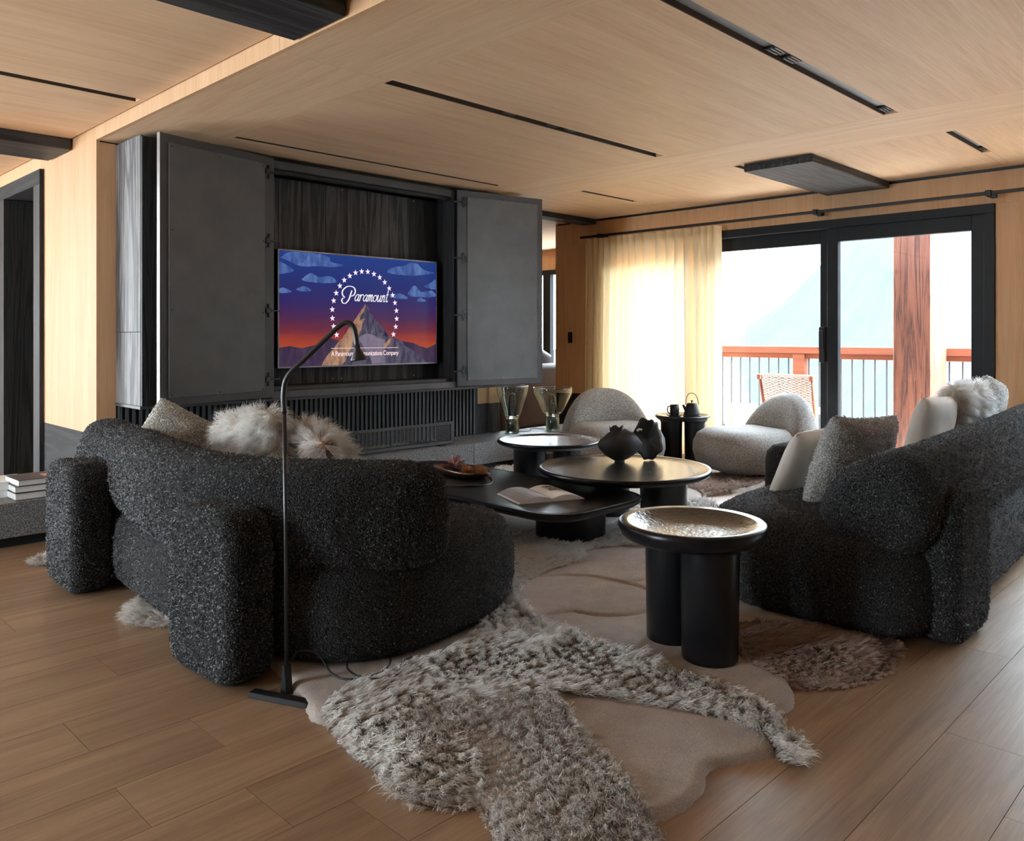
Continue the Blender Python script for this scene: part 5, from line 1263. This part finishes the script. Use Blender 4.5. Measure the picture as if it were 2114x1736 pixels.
pile('long_pile', [(4.60, 4.62), (4.60, 4.80), (4.80, 4.86), (4.92, 4.74), (4.8, 4.6)], 40000, 0.05, 0.08, 0.003, M['rug_shag'], 0.03, (0.2, 0.5), 0.9, 0.1, 0.7, 0.4)

# ================================================================== BOOKS ON THE HEARTH
def closed_book(loc, rz, w_, d_, h_, cov, label, grp='books stacked on the left end of the hearth', patch=False):
    t = thing('book', label, 'book', loc, rz, grp)
    obj('pages', B((-w_/2+0.003, -d_/2+0.004, 0.0028), (w_/2-0.004, d_/2-0.004, h_-0.0028)), M['paper'], t)
    c = bmesh.new(); box(c, (-w_/2, -d_/2, 0.0002), (w_/2, d_/2, 0.0026)); box(c, (-w_/2, -d_/2, h_-0.0026), (w_/2, d_/2, h_)); box(c, (w_/2-0.0035, -d_/2, 0.0027), (w_/2, d_/2, h_-0.0027))
    obj('cover', c, cov, t)
    if patch: obj('cover_print', B((-0.03, -0.05, h_+0.0001), (0.05, 0.03, h_+0.0006)), M['book_pink'], t)
    return t
white_c = plain('book_white', (0.78, 0.79, 0.80), 0.5)
z = 0.242
for h_, cv, lb, rz, dx in ((0.040, M['book_dark'], 'thick white-paged book at the bottom of the hearth book stack', 0.02, 0), (0.036, M['book_dark'], 'white book in the middle of the hearth book stack', -0.02, 0.004), (0.034, M['book_dark'], 'dark-covered book with a pink square, topmost of the hearth book stack', 0.03, 0.012)):
    closed_book((1.425+dx, 5.17, z+0.0002), rz, 0.36, 0.24, h_, cv, lb, patch='pink' in lb); z += h_+0.0004
z = 0.242
for h_, lb in ((0.042, 'white book lying flat at the far left of the hearth, lower of two'), (0.044, 'white book lying flat at the far left of the hearth, upper of two')):
    closed_book((1.13, 5.33, z+0.0002), 0.01, 0.46, 0.26, h_, white_c, lb, 'white books at the left edge of the picture'); z += h_+0.0004

# wall switch
sw = thing('wall_switch', 'black rectangular light switch on the oak pier beside the curtain', 'switch', (6.798, 5.80, 1.12))
obj('plate', tr(B((6.789, 5.775, 1.065), (6.7995, 5.83, 1.185), 0.002, 1), sw), M['black'], sw)
for z0 in (1.072, 1.127): obj('rocker', tr(B((6.785, 5.782, z0), (6.7888, 5.823, z0+0.05)), sw), M['frame_black'], sw)

# ================================================================== CURTAIN AND ROD
ct = thing('curtain', 'full-length cream linen curtain glowing in front of the window wall', 'curtain', (6.66, 4.75, 0.0))
bm = bmesh.new(); n = 420; zs = [0.012, 0.3, 0.8, 1.3, 1.75, 1.98, 2.06, 2.12, 2.158]; rows = []
random.seed(21); ph = 0; phs = []
for i in range(n+1):
    f = i/n; phs.append(ph); ph += 2*PI*17.5/n*(1+0.28*math.sin(f*9+1)+0.18*math.sin(f*23))
for i in range(n+1):
    f = i/n; y = 3.86+f*1.64; row = []
    for z in zs:
        amp = 0.040*(0.85+0.15*math.sin(f*31)) if z < 2.05 else 0.034
        dx = amp*math.sin(phs[i]) + 0.010*math.sin(phs[i]*2+1)*(1-z/2.2) + 0.012*math.sin(f*5+z*1.4)
        yy = y + 0.010*math.cos(phs[i])*1.4
        row.append(bm.verts.new((6.66+dx-6.66, yy-4.75, z)))
    rows.append(row)
for a, b in zip(rows, rows[1:]):
    for j in range(len(zs)-1): bm.faces.new((a[j], b[j], b[j+1], a[j+1]))
obj('cloth', bm, M['curtain'], ct, True)
bm = bmesh.new(); rows = []
for i in range(n+1):
    f = i/n; y = 3.86+f*1.64; dx = 0.034*math.sin(phs[i])+0.012*math.sin(f*5+2.1*1.4)
    rows.append([bm.verts.new((dx-0.002, y+0.014*math.cos(phs[i])-4.75, z)) for z in (2.085, 2.162)])
for a, b in zip(rows, rows[1:]): bm.faces.new((a[0], b[0], b[1], a[1]))
obj('heading_tape', bm, M['curtain'], ct, True)
rd = thing('curtain_rod', 'thin black curtain rod running the length of the window wall', 'curtain rod', (6.68, 3.5, 2.19))
obj('rod', tr(B((6.668, -3.9, 2.180), (6.692, 5.56, 2.204), 0.003, 1), rd), M['black'], rd)
for y in (5.30, 2.98, 1.68, 0.2):
    b_ = obj('bracket', tr(B((6.655, y-0.02, 2.170), (6.80, y+0.02, 2.212), 0.003, 1), rd), M['black'], rd)
    obj('bracket_stop', tr(B((6.66, y-0.055, 2.150), (6.69, y-0.02, 2.1795), 0.003, 1), rd), M['black'], rd)

# ================================================================== FAR ROOM SOFA
fs = thing('leather_sofa', 'brown leather sofa in the far room, seen behind the glass lamps', 'sofa', (7.5, 7.2, 0.0))
obj('base', tr(B((6.55, 6.85, 0.05), (8.55, 7.65, 0.42), 0.05, 3), fs), M['leather'], fs, True)
obj('backrest', tr(B((6.50, 6.62, 0.05), (8.55, 6.86, 0.80), 0.07, 4), fs), M['leather'], fs, True)
obj('arm', tr(B((6.40, 6.64, 0.05), (6.66, 7.65, 0.62), 0.06, 4), fs), M['leather'], fs, True)
for x_, lab in ((7.0, 'patterned cushion on the brown leather sofa, left one'), (7.55, 'brown cushion on the leather sofa, right one')):
    c = bpy.data.objects.new('cushion', None); COL.objects.link(c); c.location = (x_, 6.98, 0.78); c.rotation_euler = (0.25, 0.35, 0.2); tag(c, lab, 'cushion')
    obj('cover', pillow(0.42, 0.42, 0.14, 5, 12), M['white_cloth' if x_ < 7.2 else 'leather'], c, True)

# ================================================================== BALCONY
dk = struct('floor_balcony', B((7.02, -3.5, -0.14), (8.62, 5.9, -0.03)), M['joint'])
for k in range(11):
    obj('deck_board', B((7.03+k*0.145, -3.5, -0.03), (7.17+k*0.145, 5.9, -0.005)), M['deck'], dk)
RX = 8.42
br = thing('balcony_railing', 'red-brown timber balcony railing with thin black balusters', 'railing', (RX, 2.5, 0.0))
obj('handrail', tr(B((RX-0.07, -3.4, 0.955), (RX+0.07, 5.8, 1.03), 0.006, 1), br), M['rail'], br)
obj('lower_rail', tr(B((RX-0.025, -3.4, 0.90), (RX+0.045, 5.8, 0.954), 0.004, 1), br), M['rail'], br)
obj('bottom_rail', tr(B((RX-0.02, -3.4, 0.10), (RX+0.02, 5.8, 0.13)), br), M['baluster'], br)
for y in (-2.0, 0.3, 3.92, 5.7): obj('rail_post', tr(B((RX-0.06, y-0.065, -0.004), (RX+0.06, y+0.065, 0.954), 0.004, 1), br), M['rail'], br)
bsm = None; y = -3.3
while y < 5.7:
    if bsm is None: o = obj('baluster', B((-0.006, -0.006, 0), (0.006, 0.006, 0.77)), M['baluster'], br); bsm = o.data
    else: o = obj('baluster', bsm, None, br)
    o.location = (0.0, y-2.5, 0.13); y += 0.115
tag(obj('timber_post', B((7.86, 2.44, -0.004), (8.30, 2.77, 3.3), 0.008, 1), M['post']), 'thick red-brown larch post on the balcony outside the glass door', 'post')
tag(obj('log_stool', lathe([(0, 0), (0.145, 0), (0.15, 0.01), (0.145, 0.43), (0.14, 0.44), (0, 0.44)], 32, (7.65, 4.22, -0.004)), M['stump'], None, True), 'pale log stool on the balcony left of the woven chair', 'stool')
oc = thing('woven_chair', 'woven cord outdoor chair on the balcony behind the right armchair', 'chair', (7.62, 3.66, -0.004))
for s_ in (-1, 1):
    obj('leg', tube([(0.02, s_*0.26, 0.0), (-0.02, s_*0.26, 0.42), (-0.10, s_*0.27, 0.765)], 0.016, 8), M['rail'], oc, True)
    obj('leg', tube([(0.46, s_*0.26, 0.0), (0.44, s_*0.26, 0.40)], 0.016, 8), M['rail'], oc, True)
    obj('corner_cap', B((-0.125, s_*0.27-0.02, 0.715), (-0.085, s_*0.27+0.02, 0.765), 0.004, 1), M['rail'], oc)
bm = bmesh.new(); nr = 26
for k in range(nr):
    z = 0.42+k*0.0128; x = -0.02-0.08*(z-0.42)/0.345
    pts = [(x+0.006*(1 if (i+k) % 2 else -1), -0.245+0.49*i/14, z) for i in range(15)]; tube(pts, 0.0058, 4, bm)
o = obj('woven_back', bm, M['weave'], oc); o['kind'] = 'stuff'
obj('top_bar', B((-0.115, -0.25, 0.750), (-0.090, 0.25, 0.772), 0.005, 1), M['weave'], oc)
obj('seat', B((-0.02, -0.25, 0.38), (0.46, 0.25, 0.42), 0.012, 2), M['weave'], oc)

# ================================================================== MOUNTAINSIDE
bm = bmesh.new(); n1, n2 = 110, 60; rows = []
for i in range(n1+1):
    f = i/n1; az = math.radians(-60+f*150)   # azimuth about the house, 0 = +X
    row = []
    for j in range(n2+1):
        g = j/n2; dist = 55+g*260
        # ridge is high to the right of the view (small azimuth) and falls away to the left
        a2 = math.degrees(az); crest = 85*(1/(1+math.exp((a2-22.0)/3.0)))-6
        base = -40 + (crest+40)*min(1, g*1.25)**1.15
        p = Vector((dist*math.cos(az)*0.02, dist*math.sin(az)*0.02, 0)); x = 6+dist*math.cos(az); y = dist*math.sin(az)
        zz = base + (4*noise.noise(Vector((x*0.02, y*0.02, 0)))+3*noise.noise(Vector((x*0.06, y*0.06, 2)))+2.2*noise.noise(Vector((x*0.2, y*0.2, 5))))*(0.3+g)
        row.append(bm.verts.new((x, y, zz)))
    rows.append(row)
for a, b in zip(rows, rows[1:]):
    for j in range(n2): bm.faces.new((a[j], b[j], b[j+1], a[j+1]))
o = obj('mountainside', bm, M['hill'], None, True); o['kind'] = 'structure'
